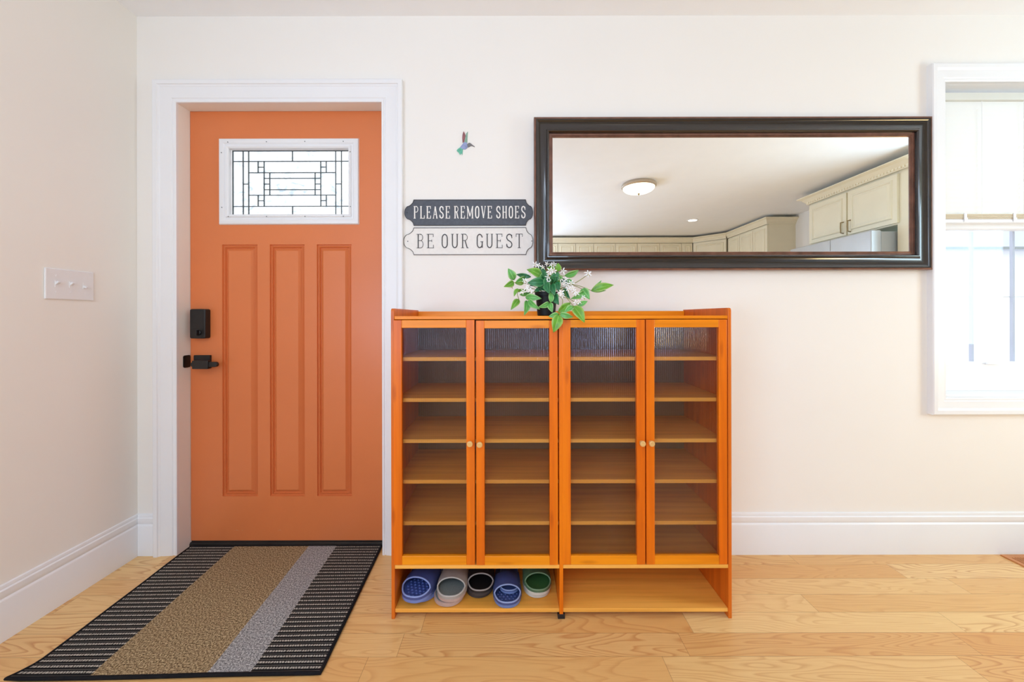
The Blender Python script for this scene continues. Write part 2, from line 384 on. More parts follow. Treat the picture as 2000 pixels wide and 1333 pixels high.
slab = bpy.data.objects.new('door_slab', me); COL.objects.link(slab); under(slab, door)
# leaded glass light
gx0, gx1, gz0, gz1 = PX(446.5, SY-.01), PX(680, SY-.01), PZ(417, SY-.01), PZ(288.5, SY-.01)
ox = .0495
m = MB(); m.frame(gx0, gx1, gz0, gz1, [(0, -.012), (.001, .006), (.007, .010), (.012, .010), (.015, .005), (.020, .004), (.026, .009), (.040, .0095), (.0455, .007), (.0485, 0)], y=SY)
fr_o = under(m.build('glass_frame', M['white'], smooth=30), door)
for px, py in [(445.5,276.5),(521,276),(596,275.5),(671,275.5),(446,422),(521,422),(596,422),(671,422),(433,297),(433.5,404),(684.5,296),(684.5,403)]:
    m = MB(); m.lathe([(.0022, SY-.0105), (.0022, SY-.0085)], (PX(px, SY-.01), 0, PZ(py, SY-.01)), 10, 'y'); sc_ = m.build('screw', M['came']); sc_.parent = fr_o
m = MB(); m.box(gx0-.002, gx1+.002, SY+.020, SY+.025, gz0-.002, gz1+.002); under(m.build('door_glass', M['doorglass']), door)
m = MB(); gw, gh = gx1-gx0, gz1-gz0; t_ = .0014
def cv(u, v0, v1): m.box(gx0+u*gw-t_, gx0+u*gw+t_, SY+.015, SY+.0215, gz1-v1*gh, gz1-v0*gh)
def ch(v, u0, u1): m.box(gx0+u0*gw, gx0+u1*gw, SY+.0152, SY+.0213, gz1-v*gh-t_, gz1-v*gh+t_)
for u in (.089, .136, .875, .924): cv(u, 0, 1)
cv(.508, 0, .165); cv(.508, .86, 1)
ch(.165, 0, 1); ch(.86, 0, 1); ch(.34, .136, .875); ch(.687, .136, .875)
for u in (.216, .795): cv(u, .165, .34); cv(u, .687, .86)
for u in (.267, .748): cv(u, .165, .86)
for a, b in ((.216, .267), (.748, .795)): ch(.254, a, b); ch(.773, a, b)
for u in (.315, .700): cv(u, .34, .687)
ch(.427, .267, .748); ch(.602, .267, .748)
for a, b in ((.267, .315), (.700, .748), (.089, .136), (.875, .924)): ch(.515, a, b)
m.frame(gx0+.003, gx1-.003, gz0+.003, gz1-.003, [(0, -.0213), (0, -.015), (.004, -.015), (.004, -.0213)], y=SY)
under(m.build('lead_came', M['came']), door)
# smart lock
def rbox(x0, x1, y0, y1, z0, z1, r, n=5):
    pts = []
    for cx, cz, a0 in ((x1-r, z1-r, 0), (x0+r, z1-r, 90), (x0+r, z0+r, 180), (x1-r, z0+r, 270)):
        for k in range(n+1):
            a = math.radians(a0+90*k/n); pts.append((cx+r*math.cos(a), cz+r*math.sin(a)))
    return pts
lx0, lx1, lz0, lz1 = -1.479, -1.408, .970, 1.106
m = MB(); m.prism(rbox(lx0, lx1, 0, 0, lz0, lz1, .008), 'y', SY-.032, SY); lock = under(m.build('door_lock', M['black'], smooth=40, bevel=.003), door)
cx, cz = PX(386, SY-.04), PZ(649, SY-.04)
m = MB(); m.lathe([(.011, SY-.030), (.011, SY-.036), (.009, SY-.038)], (cx, 0, cz), 20, 'y'); m.box(cx-.0035, cx+.0035, SY-.050, SY-.036, cz-.012, cz+.012)
th = m.build('thumb_turn', M['black'], smooth=40, bevel=.001); th.parent = lock
# lever handle
hx0, hx1, hz0, hz1 = PX(378.5, SY-.01), PX(410, SY-.01), PZ(719, SY-.01), PZ(693, SY-.01)
m = MB(); m.prism(rbox(hx0, hx1, 0, 0, hz0, hz1, .003, 3), 'y', SY-.012, SY)
hcx, hcz = (hx0+hx1)/2, PZ(711, SY-.045)
m.lathe([(.012, SY-.040), (.012, SY-.010)], (hcx, 0, hcz+.002), 20, 'y')
rose = under(m.build('door_handle', M['black'], smooth=40, bevel=.001), door)
yl = SY-.048
m = MB(); a, b = PX(374, yl), PX(425.5, yl); zc = PZ(711, yl)
pts = [(b-.0115+.0115*math.cos(q), zc+.0115*math.sin(q)) for q in [math.radians(-90+18*k) for k in range(11)]]+[(a+.006, zc+.0115), (a, zc+.007), (a, zc-.006), (a+.006, zc-.0115)]
m.prism(pts, 'y', yl-.006, yl+.008); m.box(PX(378, yl), PX(409, yl), yl-.010, yl+.006, zc-.020, zc+.018)
lv = m.build('lever', M['black'], smooth=40, bevel=.002); lv.parent = rose
m = MB(); m.prism([(y, z) for y, z in rbox(.022, .060, 0, 0, PZ(717, .04), PZ(693, .04), .008, 4)], 'x', DX0-.0005, DX0+.0025)
under(m.build('strike_plate', M['black'], smooth=40), door)
m = MB()
for k, (x, w) in enumerate(((PX(461, SY), .010), (PX(472, SY), .004), (PX(545, SY), .009))):
    m.prism([(x-w, .071), (x+.003, .0735), (x+w, .0705), (x+.002, .0722)], 'y', SY-.0006, SY+.0004)
under(m.build('scuff_mark', plain('scuffed_paint', srgb(206, 150, 112), .6)), door)
m = MB(); m.box(DX0-.001, DX1+.001, .054, WT, -.001, .012); m.box(DX0, DX1, SY-.006, SY+.02, .012, .017)
m.box(DX0+.002, DX1-.002, SY+.002, SY+.03, .017, .0235)
under(m.build('threshold', M['bronze'], bevel=.001), door)

# ------------------------------------------------------------------ window
win = struct(empty('window_1', ((WX0+WX1)/2, .06, WZ0)), 'white framed sash window at the right edge with half lowered blind', 'window')
WP = [(0,0),(0,.010),(.004,.013),(.012,.013),(.016,.0165),(.045,.019),(.050,.024),(.054,.0265),(.070,.027),(.074,.024),(.074,0)]
m = MB(); m.frame(WX0, WX1, WZ0, WZ1, WP); under(m.build('window_casing', M['trim'], smooth=30), win)
m = MB(); m.frame(WX0, WX1, WZ0, WZ1, [(-.0015, .001), (-.0015, -WT)]); under(m.build('window_jamb', M['trim']), win)
ws = .092
zm = PZ(443, ws)
m = MB(); m.frame(WX0+.045, WX1-.045, PZ(710, ws), PZ(450, ws), [(0, -.035), (0, -.004), (.004, 0), (.012, 0), (.043, 0), (.043, -.035)], y=ws)
m.box(WX0+.002, WX1-.002, ws-.004, ws+.03, PZ(765, ws), PZ(710, ws)-.01)
m.box(WX0+.30, WX0+.36, ws-.014, ws-.004, PZ(713, ws), PZ(709, ws))
sash = under(m.build('lower_sash', M['trim'], smooth=30), win)
m = MB(); m.box(WX0+.043, WX1-.043, ws+.016, ws+.020, PZ(711, ws), PZ(449, ws)); p = m.build('window_pane', M['glass']); under(p, win)
m = MB(); m.frame(WX0+.045, WX1-.045, zm+.03, WZ1-.045, [(0, -.026), (0, 0), (.043, 0), (.043, -.026)], y=ws+.034)
under(m.build('upper_sash', M['trim']), win)
m = MB(); m.box(WX0+.043, WX1-.043, ws+.046, ws+.050, zm+.03, WZ1-.043); p = m.build('window_pane', M['glass']); under(p, win)
m = MB(); m.box(WX0, WX1, 0.0, ws+.01, WZ0-.001, WZ0+.012); under(m.build('window_sill', M['trim'], bevel=.002), win)
# blind
by = .045
bl = tag(empty('window_blind', ((WX0+WX1)/2, by, PZ(436, by))), 'white slatted blind half lowered in the window at the right edge', 'blind')
m = MB(); m.box(WX0+.004, WX1-.004, by-.014, by+.022, PZ(200, by), PZ(186, by)); under(m.build('headrail', plain('grey_headrail', (.66, .67, .62), .5), bevel=.002), bl)
zt, zb = PZ(201, by), PZ(421, by); ns = 25; cords = [PX(1915.5, by), PX(1997, by), PX(1997, by)+.193, ]
m = MB()
for k in range(ns):
    z = zb+(zt-zb)*k/(ns-1)*.985+.006
    prof = [(.009, -.0114), (.0045, -.0040), (0, .0036), (-.0045, .0114)]
    vs = []; t = .0006
    for x in (WX0+.006, WX1-.006):
        for (yy, zz) in prof: vs.append((x, by+.004+yy*.55, z+zz+.0005))
        for (yy, zz) in prof[::-1]: vs.append((x, by+.004+yy*.55+t, z+zz+.0005))
    fs = [(i, (i+1)%8, 8+(i+1)%8, 8+i) for i in range(8)]; m.add(vs, fs)
under(m.build('slats', M['blind']), bl)
m = MB()
z0_, z1_ = PZ(437.5, by), PZ(431, by); m.box(WX0+.006, WX1-.006, by-.010, by+.014, z0_, z1_)
under(m.build('bottom_rail', M['trim'], bevel=.002), bl)
m = MB()
for k in range(5): z = z1_+.0015+k*.0046; m.box(WX0+.006, WX1-.006, by-.0105+.0005*(k%2), by+.014, z, z+.0030)
under(m.build('stacked_slats', M['blindedge']), bl)
for x in cords: m = MB(); m.tube([(x, by-.006, zt+.01), (x, by-.006, z1_)], .0008, 6); under(m.build('ladder_cord', M['white']), bl)
for px in (1880, 1975.5, 2071):
    x = PX(px, by); m = MB(); m.box(x-.006, x+.006, by-.0135, by-.010, z0_+.002, PZ(419.5, by)); m.box(x-.008, x+.008, by-.0155, by-.0135, z0_+.008, z0_+.020); under(m.build('clip', M['white'], bevel=.0015), bl)
# outside
m = MB()
yb = .21
bars = tag(empty('security_bars', (2.35, yb, .86)), 'washed-out grey security bars outside the right window', 'window bars')
for px in (1897, 1977, 2057):
    m = MB(); x = PX(px, yb); m.box(x-.0055, x+.0055, yb-.006, yb+.006, .80, 2.14); under(m.build('bar', M['bar']), bars)
for a_, b_ in ((PZ(582, yb)-.002, PZ(582, yb)+.002), (.79, .81), (2.13, 2.145)):
    m = MB(); m.box(WX0, WX1+.3, yb+.006, yb+.012, a_, b_); under(m.build('cross_rail', M['stucco']), bars)
m = MB(); m.box(-12, 40, WT+.02, 40, -.9, -.8); o = m.build('ground', M['pave']); struct(o, 'pale pavement outside the window', 'ground')
hs = tag(empty('neighbouring_house', (17, 12, -.8)), 'pale house across the street seen through the window bars', 'house')
m = MB(); m.box(8.6, 17.2, 9, 15, -.8, 2.9); under(m.build('house_wall', M['stucco']), hs)
m = MB(); m.prism([(8.6, 2.9), (17.4, 2.9), (13.0, 4.8)], 'y', 8.7, 15.2); under(m.build('house_roof', M['roof']), hs)
for k in range(3):
    m = MB(); x = 9.6+k*2.5; m.box(x, x+.9, 8.97, 9.0, .6, 2.0); under(m.build('house_window', M['roof']), hs)
pr = tag(empty('porch_railing', (2.4, .9, .2)), 'thin dark porch rail crossing behind the window bars', 'railing')
m = MB(); zr = PZ(487, .9); m.box(1.9, 6.2, .885, .915, zr-.006, zr+.008); under(m.build('top_rail', M['rail']), pr)
for x in (1.9, 6.2): m = MB(); m.box(x-.02, x+.02, .88, .92, -.8, zr+.01); under(m.build('post', M['rail']), pr)

# ------------------------------------------------------------------ light switch on the left wall
ly0, ly1, lz = -(D0-F*1.69/915), -(D0-F*1.69/819), 1.192
sw = tag(empty('light_switch', (XL, (ly0+ly1)/2, lz)), 'white triple toggle light switch plate on the left wall', 'light switch')
sw.rotation_euler = (0, 0, PI/2)             # local x along the wall, local -y into the room
hw, hh = (ly1-ly0)/2, .057
m = MB(); m.prism([(-hw, -hh), (hw, -hh), (hw, hh), (-hw, hh)], 'y', -.006, 0); m.build('switch_plate', M['white'], sw, bevel=.003)
for k, up in ((-1, 1), (0, 1), (1, -1)):
    m = MB(); x = k*.046; m.box(x-.0055, x+.0055, -.0070, -.005, -.012, .012)
    m.prism([(-.006, -.004*up), (-.018, .005*up), (-.0175, .010*up), (-.006, .008*up)], 'x', x-.0042, x+.0042)
    m.build('toggle', M['white'], sw, bevel=.0006)
    for z in (-.030, .030): m = MB(); m.lathe([(.003, -.0072), (.003, -.005)], (x, 0, z), 12, 'y'); m.build('screw', M['white'], sw)

# ------------------------------------------------------------------ hummingbird decal
hy = -.004
def HB(px, py): return (PX(px, hy), PZ(py, hy))
def hb(cx, cy): return HB(860+cx/16.66, 240+cy/16.66)
bird = tag(empty('hummingbird_decoration', (PX(908, 0), -.001, PZ(280, 0))), 'small pastel hummingbird ornament flying on the wall above the signs', 'wall decoration')
def flat(name, pts, mat, y0, y1):
    m = MB(); m.prism([hb(*p) for p in pts], 'y', y0, y1); return under(m.build(name, mat, bevel=.0004), bird)
hbody = plain('lilac_blue_enamel', srgb(140, 150, 190), .4, var=.25, nscale=60); hred = plain('dusty_rose_enamel', srgb(140, 84, 88), .4, var=.3, nscale=90)
hgrn = plain('sage_enamel', srgb(130, 168, 148), .4, var=.15, nscale=90); htail = plain('sea_green_enamel', srgb(96, 178, 150), .4, var=.2, nscale=90); hgrey = plain('grey_beak_enamel', srgb(110, 108, 108), .4)
flat('body', [(650, 790), (740, 680), (790, 620), (880, 640), (885, 700), (930, 760), (870, 820), (820, 860), (740, 850), (700, 830)], hbody, -.0035, -.0005)
flat('wing', [(735, 640), (725, 500), (735, 380), (765, 270), (800, 320), (830, 400), (810, 500), (780, 620)], hred, -.0045, -.0015)
flat('wing', [(790, 640), (830, 480), (850, 350), (905, 270), (895, 420), (890, 560), (885, 650)], hgrn, -.0030, -.0004)
flat('tail', [(700, 780), (745, 840), (735, 930), (725, 1050), (690, 980), (650, 1040), (610, 970), (540, 900), (560, 860), (640, 800)], htail, -.0032, -.0006)
flat('head', [(880, 700), (925, 655), (970, 645), (1020, 680), (1070, 725), (1130, 765), (1130, 785), (1060, 750), (1010, 740), (930, 790), (900, 780)], hgrey, -.0040, -.0008)

# ------------------------------------------------------------------ signs with lettering
def arcp(cx, cy, rx, ry, a0, a1, n=8): return [(cx+rx*math.cos(math.radians(a0+(a1-a0)*k/n)), cy+ry*math.sin(math.radians(a0+(a1-a0)*k/n))) for k in range(n+1)]
# strokes in a box 1 wide x 1 high; 'T' heavy, 't' light, serif ticks as light strokes
def rr(x0, x1, y0, y1, ry):
    cx, rx = (x0+x1)/2, (x1-x0)/2
    return arcp(cx, y1-ry, rx, ry, 0, 180, 12)+arcp(cx, y0+ry, rx, ry, 180, 360, 12)+[(x1, y1-ry)]
SF = lambda x, y, w=.2: ('t', [(x-w, y), (x+w, y)])
GL = {
 'P': [('T', [(.2,0),(.2,1)]), ('t', [(.2,1),(.55,1)]+arcp(.55,.76,.33,.24,90,-90)+[(.2,.52)]), SF(.2,0), ('t',[(0,1),(.2,1)])],
 'L': [('T', [(.2,0),(.2,1)]), ('t', [(0,0),(.9,0),(.9,.24)]), SF(.2,1)],
 'E': [('T', [(.2,0),(.2,1)]), ('t', [(0,0),(.88,0),(.88,.22)]), ('t', [(0,1),(.85,1),(.85,.8)]), ('t', [(.2,.52),(.65,.52)]), ('t', [(.65,.44),(.65,.60)])],
 'A': [('T', [(.5,1),(.86,0)]), ('t', [(.5,1),(.14,0)]), ('t', [(.25,.32),(.75,.32)]), SF(.14,0,.15), SF(.86,0,.17)],
 'S': [('T', [(.85,.78)]+arcp(.5,.77,.35,.23,0,180,10)+[(.16,.70),(.3,.57),(.7,.43),(.84,.30)]+arcp(.5,.23,.35,.23,0,-180,10)), ('t',[(.85,.70),(.85,.95)]), ('t',[(.15,.05),(.15,.30)])],
 'R': [('T', [(.2,0),(.2,1)]), ('t', [(.2,1),(.5,1)]+arcp(.5,.77,.33,.23,90,-90)+[(.2,.54)]), ('T', [(.52,.54),(.80,0)]), SF(.2,0), SF(.86,0,.12), ('t',[(0,1),(.2,1)])],
 'M': [('t', [(.12,0),(.12,1)]), ('T', [(.12,1),(.5,.15)]), ('t', [(.5,.15),(.88,1)]), ('T', [(.88,1),(.88,0)]), SF(.12,0,.14), SF(.88,0,.14), ('t',[(0,1),(.12,1)]), ('t',[(.88,1),(1,1)])],
 'O': [('T', rr(.16,.84,0,1,.30))],
 'V': [('T', [(.14,1),(.5,0)]), ('t', [(.5,0),(.86,1)]), SF(.14,1,.16), SF(.86,1,.14)],
 'H': [('T', [(.18,0),(.18,1)]), ('T', [(.82,0),(.82,1)]), ('t', [(.18,.5),(.82,.5)]), SF(.18,0,.16), SF(.18,1,.16), SF(.82,0,.16), SF(.82,1,.16)],
 'B': [('T', [(.2,0),(.2,1)]), ('t', [(0,1),(.52,1)]+arcp(.52,.77,.28,.23,90,-90)+[(.2,.54)]), ('t', [(.5,.54)]+arcp(.52,.27,.33,.27,90,-90)+[(0,0)])],
 'U': [('T', [(.18,1),(.18,.3)]+arcp(.5,.28,.32,.28,180,360,12)+[(.82,.3),(.82,1)]), SF(.18,1,.16), SF(.82,1,.14)],
 'G': [('T', [(.84,.76)]+arcp(.5,.72,.34,.28,10,180,10)+arcp(.5,.28,.34,.28,180,360,10)+[(.84,.45)]), ('t',[(.58,.45),(.98,.45)]), ('T',[(.84,.0),(.84,.45)])],
 'T': [('T', [(.5,0),(.5,1)]), ('t', [(.08,.8),(.08,1),(.92,1),(.92,.8)]), SF(.5,0,.2)],
}
def ribbon(m, pts, w, y0, y1):
    """flat stroke of width w swept along pts (x,z), extruded in y"""
    n = len(pts); P = [Vector((p[0], p[1])) for p in pts]; Lp = []; Rp = []
    for i in range(n):
        a = (P[i]-P[i-1]).normalized() if i else None; b = (P[i+1]-P[i]).normalized() if i < n-1 else None
        if a is None: a = b
        if b is None: b = a
        t = (a+b); t = t.normalized() if t.length > 1e-6 else a
        nn = Vector((-t.y, t.x)); k = 1/max(.45, nn.dot(Vector((-a.y, a.x))))
        ext = Vector((0, 0))
        Lp.append(P[i]+nn*w/2*k); Rp.append(P[i]-nn*w/2*k)
    vs = [(p.x, y, p.y) for y in (y0, y1) for p in Lp+Rp]; N2 = 2*n; fs = []
    for i in range(n-1):
        fs += [(i, i+1, n+i+1, n+i), (N2+i, N2+n+i, N2+n+i+1, N2+i+1), (i, N2+i, N2+i+1, i+1), (n+i, n+i+1, N2+n+i+1, N2+n+i)]
    fs += [(0, n, N2+n, N2), (n-1, N2+n-1, N2+2*n-1, 2*n-1)]
    m.add(vs, fs)
def word(m, text, x0, x1, z0, z1, y0, y1, T, t, gap=.26, wid=None):
    wd = {'M': 1.35, 'I': .5}; tot = sum(wd.get(c, 1) for c in text)+gap*(len(text)-1); u = (x1-x0)/tot; x = x0
    for c in text:
        w = wd.get(c, 1)*u
        for si, (kind, pts) in enumerate(GL[c]):
            th = T if kind == 'T' else t; i = th/2
            q = [(x+.03*u+p[0]*(w-.06*u), z0+i*.8+p[1]*(z1-z0-1.6*i)) for p in pts]
            ribbon(m, q, th, y0-si*.00006, y1)
        x += w+gap*u
def sign_outline(x0, x1, z0, z1, tipL, tipR, ins=0.0):
    """rectangle with a shouldered round lobe at each end"""
    zc = (z0+z1)/2; h = (z1-z0)/2
    def half(sx, tip):                       # from top corner round to the bottom corner
        d = abs(tip); pts = [(0, h), (.10*d, .78*h), (.30*d, .62*h), (.52*d, .52*h)]
        pts += [(.52*d+.48*d*math.sin(math.radians(a)), .52*h*math.cos(math.radians(a))) for a in (20, 40, 60, 75, 90)]
        return pts
    R = half(1, tipR); Lh = half(-1, tipL)
    pr = [(x1+a, zc+b) for a, b in R]+[(x1+a, zc-b) for a, b in R[::-1][1:]]
    pl = [(x0-a, zc-b) for a, b in Lh]+[(x0-a, zc+b) for a, b in Lh[::-1][1:]]
    pts = pr+pl
    if ins:
        cx = (x0+x1)/2; out = []
        n = len(pts)
        for i in range(n):
            a = Vector(pts[i-1]); b = Vector(pts[i]); c = Vector(pts[(i+1)%n]); t = (c-a).normalized(); nn = Vector((t.y, -t.x))
            out.append(tuple(b-nn*-ins if False else b+Vector((-(-nn.x), nn.y))*ins))
        pts = out
    return pts
sy = -.006
def make_sign(name, label, px0, px1, py0, py1, tl, tr, face, rimm, letm, words, wy0, wy1, T, t, hole):
    root = tag(empty(name, (PX((px0+px1)/2, sy), 0, PZ(py1, sy))), label, 'sign')
    x0, x1, z0, z1 = PX(px0, sy), PX(px1, sy), PZ(py1, sy), PZ(py0, sy)
    out = sign_outline(x0, x1, z0, z1, tl, tr)
    m = MB(); m.prism(out, 'y', -.0035, -.0005); under(m.build('plate', face, bevel=.0005), root)
    m = MB(); zc = (z0+z1)/2; k = [((x-(x0+x1)/2)*.9925+(x0+x1)/2, (z-zc)*.95+zc) for x, z in out]
    n = len(out); vs = []; fs = []
    prof = [(0, -.0030), (.15, -.0056), (.6, -.0056), (1, -.0034)]
    for f_, y in prof: vs += [(a[0]*(1-f_)+b[0]*f_, y, a[1]*(1-f_)+b[1]*f_) for a, b in zip(out, k)]
    for j in range(3): fs += [(j*n+i, j*n+(i+1)%n, (j+1)*n+(i+1)%n, (j+1)*n+i) for i in range(n)]
    m.add(vs, fs); under(m.build('edge', rimm, smooth=50), root)
    for w_, a, b in words: m = MB(); word(m, w_, PX(a, sy), PX(b, sy), PZ(wy1, sy), PZ(wy0, sy), -.0052, -.0034, T, t); under(m.build('lettering', letm), root)
    for hx in hole: m = MB(); m.lathe([(.0022, -.0046), (.0022, -.0034)], (PX(hx, sy), 0, zc), 14, 'y'); under(m.build('screw', M['black']), root)
    return root
make_sign('shoes_sign', 'dark slate metal wall sign reading PLEASE REMOVE SHOES', 808, 1027.5, 389.5, 440.5, PX(808, sy)-PX(790, sy), .0955-PX(1027.5, sy), M['sign_dark'], M['ink'], M['chalk'],
          [('PLEASE', 808, 880), ('REMOVE', 887, 962), ('SHOES', 969, 1027.5)], 402.5, 426.5, .0050, .0027, [795.5])
make_sign('guest_sign', 'white metal wall sign reading BE OUR GUEST', 808, 1028, 444, 498, PX(808, sy)-PX(788, sy), .0955-PX(1028, sy), M['sign_light'], M['ink'], M['ink'],
          [('BE', 813.5, 849), ('OUR', 861, 916), ('GUEST', 929.5, 1022)], 457, 484.5, .0042, .0020, [796.5, 1039])

# ------------------------------------------------------------------ mirror
my = -.008
mx0, mx1, mz0, mz1 = .183, 1.776, 1.3555, 1.8665
mir = tag(empty('wall_mirror', ((mx0+mx1)/2, my, mz0-.085)), 'long rectangular wall mirror in a dark espresso moulded frame', 'mirror')
m = MB(); m.box(mx0-.012, mx1+.012, my-.008, my, mz0-.012, mz1+.012); under(m.build('mirror_glass', M['mirror']), mir)
m = MB(); m.frame(mx0, mx1, mz0, mz1, [(0, .008), (.001, .0125), (.004, .0135), (.0065, .0125), (.0075, .0140), (.0125, .0155), (.016, .0155)], y=my)
under(m.build('inner_rim', M['copper_brown'], smooth=30), mir)
m = MB(); m.frame(mx0, mx1, mz0, mz1, [(.016, .008), (.0165, .0215), (.0185, .0265), (.022, .0295), (.026, .0290), (.028, .0255), (.032, .0215), (.040, .0185), (.050, .0180), (.060, .0205), (.068, .0255), (.072, .0290), (.0745, .0295), (.0755, .020), (.0755, 0)], y=my)
under(m.build('frame', M['espresso'], smooth=40), mir)
m = MB(); m.frame(mx0, mx1, mz0, mz1, [(.0755, .0), (.0755, .0280), (.079, .0290), (.083, .0270), (.0845, .022), (.0845, 0)], y=my)
under(m.build('outer_rim', M['copper_brown'], smooth=30), mir)

# ------------------------------------------------------------------ shoe cabinet
cy0, cy1 = -.375, -.022
cx0, cx1, czt = -.4275, .7735, 1.097
cab = tag(empty('shoe_cabinet', ((cx0+cx1)/2, (cy0+cy1)/2, 0)), 'orange bamboo shoe cabinet with four ribbed glass doors', 'shoe cabinet')
def cb(name, mat, *boxes, bevel=.0012, parent=cab):
    m = MB()
    for b in boxes: m.box(*b)
    return under(m.build(name, mat, bevel=bevel), parent)
def side(x0, x1):
    r = .010; pts = [(cy0, .0), (cy0+.035, .0), (cy0+.05, .018), (cy1-.05, .018), (cy1-.035, 0), (cy1, 0), (cy1, czt)]
    pts += [(cy0+r-r*math.sin(math.radians(a)), czt-r+r*math.cos(math.radians(a))) for a in (0, 30, 60, 90)]
    m = MB(); m.prism(pts, 'x', x0, x1); return under(m.build('side_panel', M['wood_e'], bevel=.0015), cab)
side(cx0, cx0+.012); side(cx1-.012, cx1)
xi0, xi1, xc = cx0+.012, cx1-.012, .172
ztop0, ztop1 = 1.058, 1.0695
cb('top_panel', M['wood_h'], (xi0, xi1, cy0+.002, cy1, ztop0, ztop1))
cb('back_rail', M['wood_h'], (xi0, xi1, cy1-.012, cy1, ztop1, 1.0915))
zd0, zd1 = .177, .190
cb('divider', M['wood_v'], (xc-.0065, xc+.0065, cy0, cy1-.006, 0.006, ztop0))
cb('foot', M['darkplastic'], (xc-.0125, xc+.0125, cy0-.001, cy0+.03, 0, .017))
for a, b in ((xi0, xc-.0065), (xc+.0065, xi1)):
    cb('deck', M['wood_s'], (a, b, cy0+.001, cy1, zd0, zd1))
    cb('bottom_shelf', M['wood_s'], (a, b, cy0+.004, cy1-.006, .0205, .034))
    cb('apron', M['wood_e'], (a, b, cy1-.012, cy1, .006, .020))
    cb('back_panel', M['backwood'], (a, b, cy1-.006, cy1, .034, .177), (a, b, cy1-.006, cy1, .190, ztop0), bevel=0)
    for k, z in enumerate((.922, .775, .628, .482, .333)):
        cb('shelf', M['wood_s'], (a, b, cy0+.022, cy1-.010, z-.0135, z), bevel=.001)
doors_px = [(768, 926.5, 'r'), (929.5, 1089, 'l'), (1098, 1259.5, 'r'), (1262, 1420, 'l')]
fy0, fy1 = cy0-.001, cy0+.016
def XF(px): return PX(px, fy0)
for i, (a, b, hs_) in enumerate(doors_px):
    x0, x1 = XF(a), XF(b); z0, z1 = .1915, 1.0555
    if i == 1: z1 -= .002; z0 -= .001
    w = .0292
    d = empty('door', ((x0+x1)/2, fy0, z0)); under(d, cab)
    def dp(name, mat, mbx, bevel=.0012, smooth=None):
        o = mbx.build(name, mat, bevel=bevel, smooth=smooth); o.parent = d
        o.matrix_parent_inverse = Matrix.Translation(-Vector(d.location)); return o
    m = MB(); m.box(x0, x0+w, fy0, fy1, z0, z1); dp('stile', M['wood_v'], m)
    m = MB(); m.box(x1-w, x1, fy0, fy1, z0, z1); dp('stile', M['wood_v'], m)
    m = MB(); m.box(x0+w, x1-w, fy0+.0004, fy1, z1-.0275, z1); dp('rail', M['wood_h'], m)
    m = MB(); m.box(x0+w, x1-w, fy0+.0004, fy1, z0, z0+.031); dp('rail', M['wood_h'], m)
    # ribbed pane
    m = MB(); n = int((x1-x0-2*w)/.001); pitch = .0070; ww = x1-x0-2*w
    xs_ = [x0+w+ww*k/n for k in range(n+1)]; yf = [fy0+.0110-.0017*abs(math.sin(PI*(x-x0)/pitch)) for x in xs_]
    za, zb_ = z0+.031, z1-.0275
    vs = [(x, y, z) for z in (za, zb_) for x, y in zip(xs_, yf)]
    m.add(vs, [(k, k+1, n+1+k+1, n+1+k) for k in range(n)])
    dp('ribbed_pane', M['acrylic'], m, bevel=0, smooth=60)
    kx = XF({0: 917, 1: 936, 2: 1255, 3: 1273}[i]); kz = HC-(869.5-620-(1.5 if i != 1 else 0))/SC(fy0-.02)
    kx = (kx)*(D0+fy0-.02)/(D0+fy0)
    m = MB(); m.lathe([(.005, fy0), (.0055, fy0-.010), (.0095, fy0-.014), (.0105, fy0-.019), (.0095, fy0-.023), (.0065, fy0-.024), (.0055, fy0-.0225), (.0035, fy0-.0225)], (kx, 0, kz), 24, 'y')
    dp('knob', M['knob'], m, bevel=0, smooth=40)

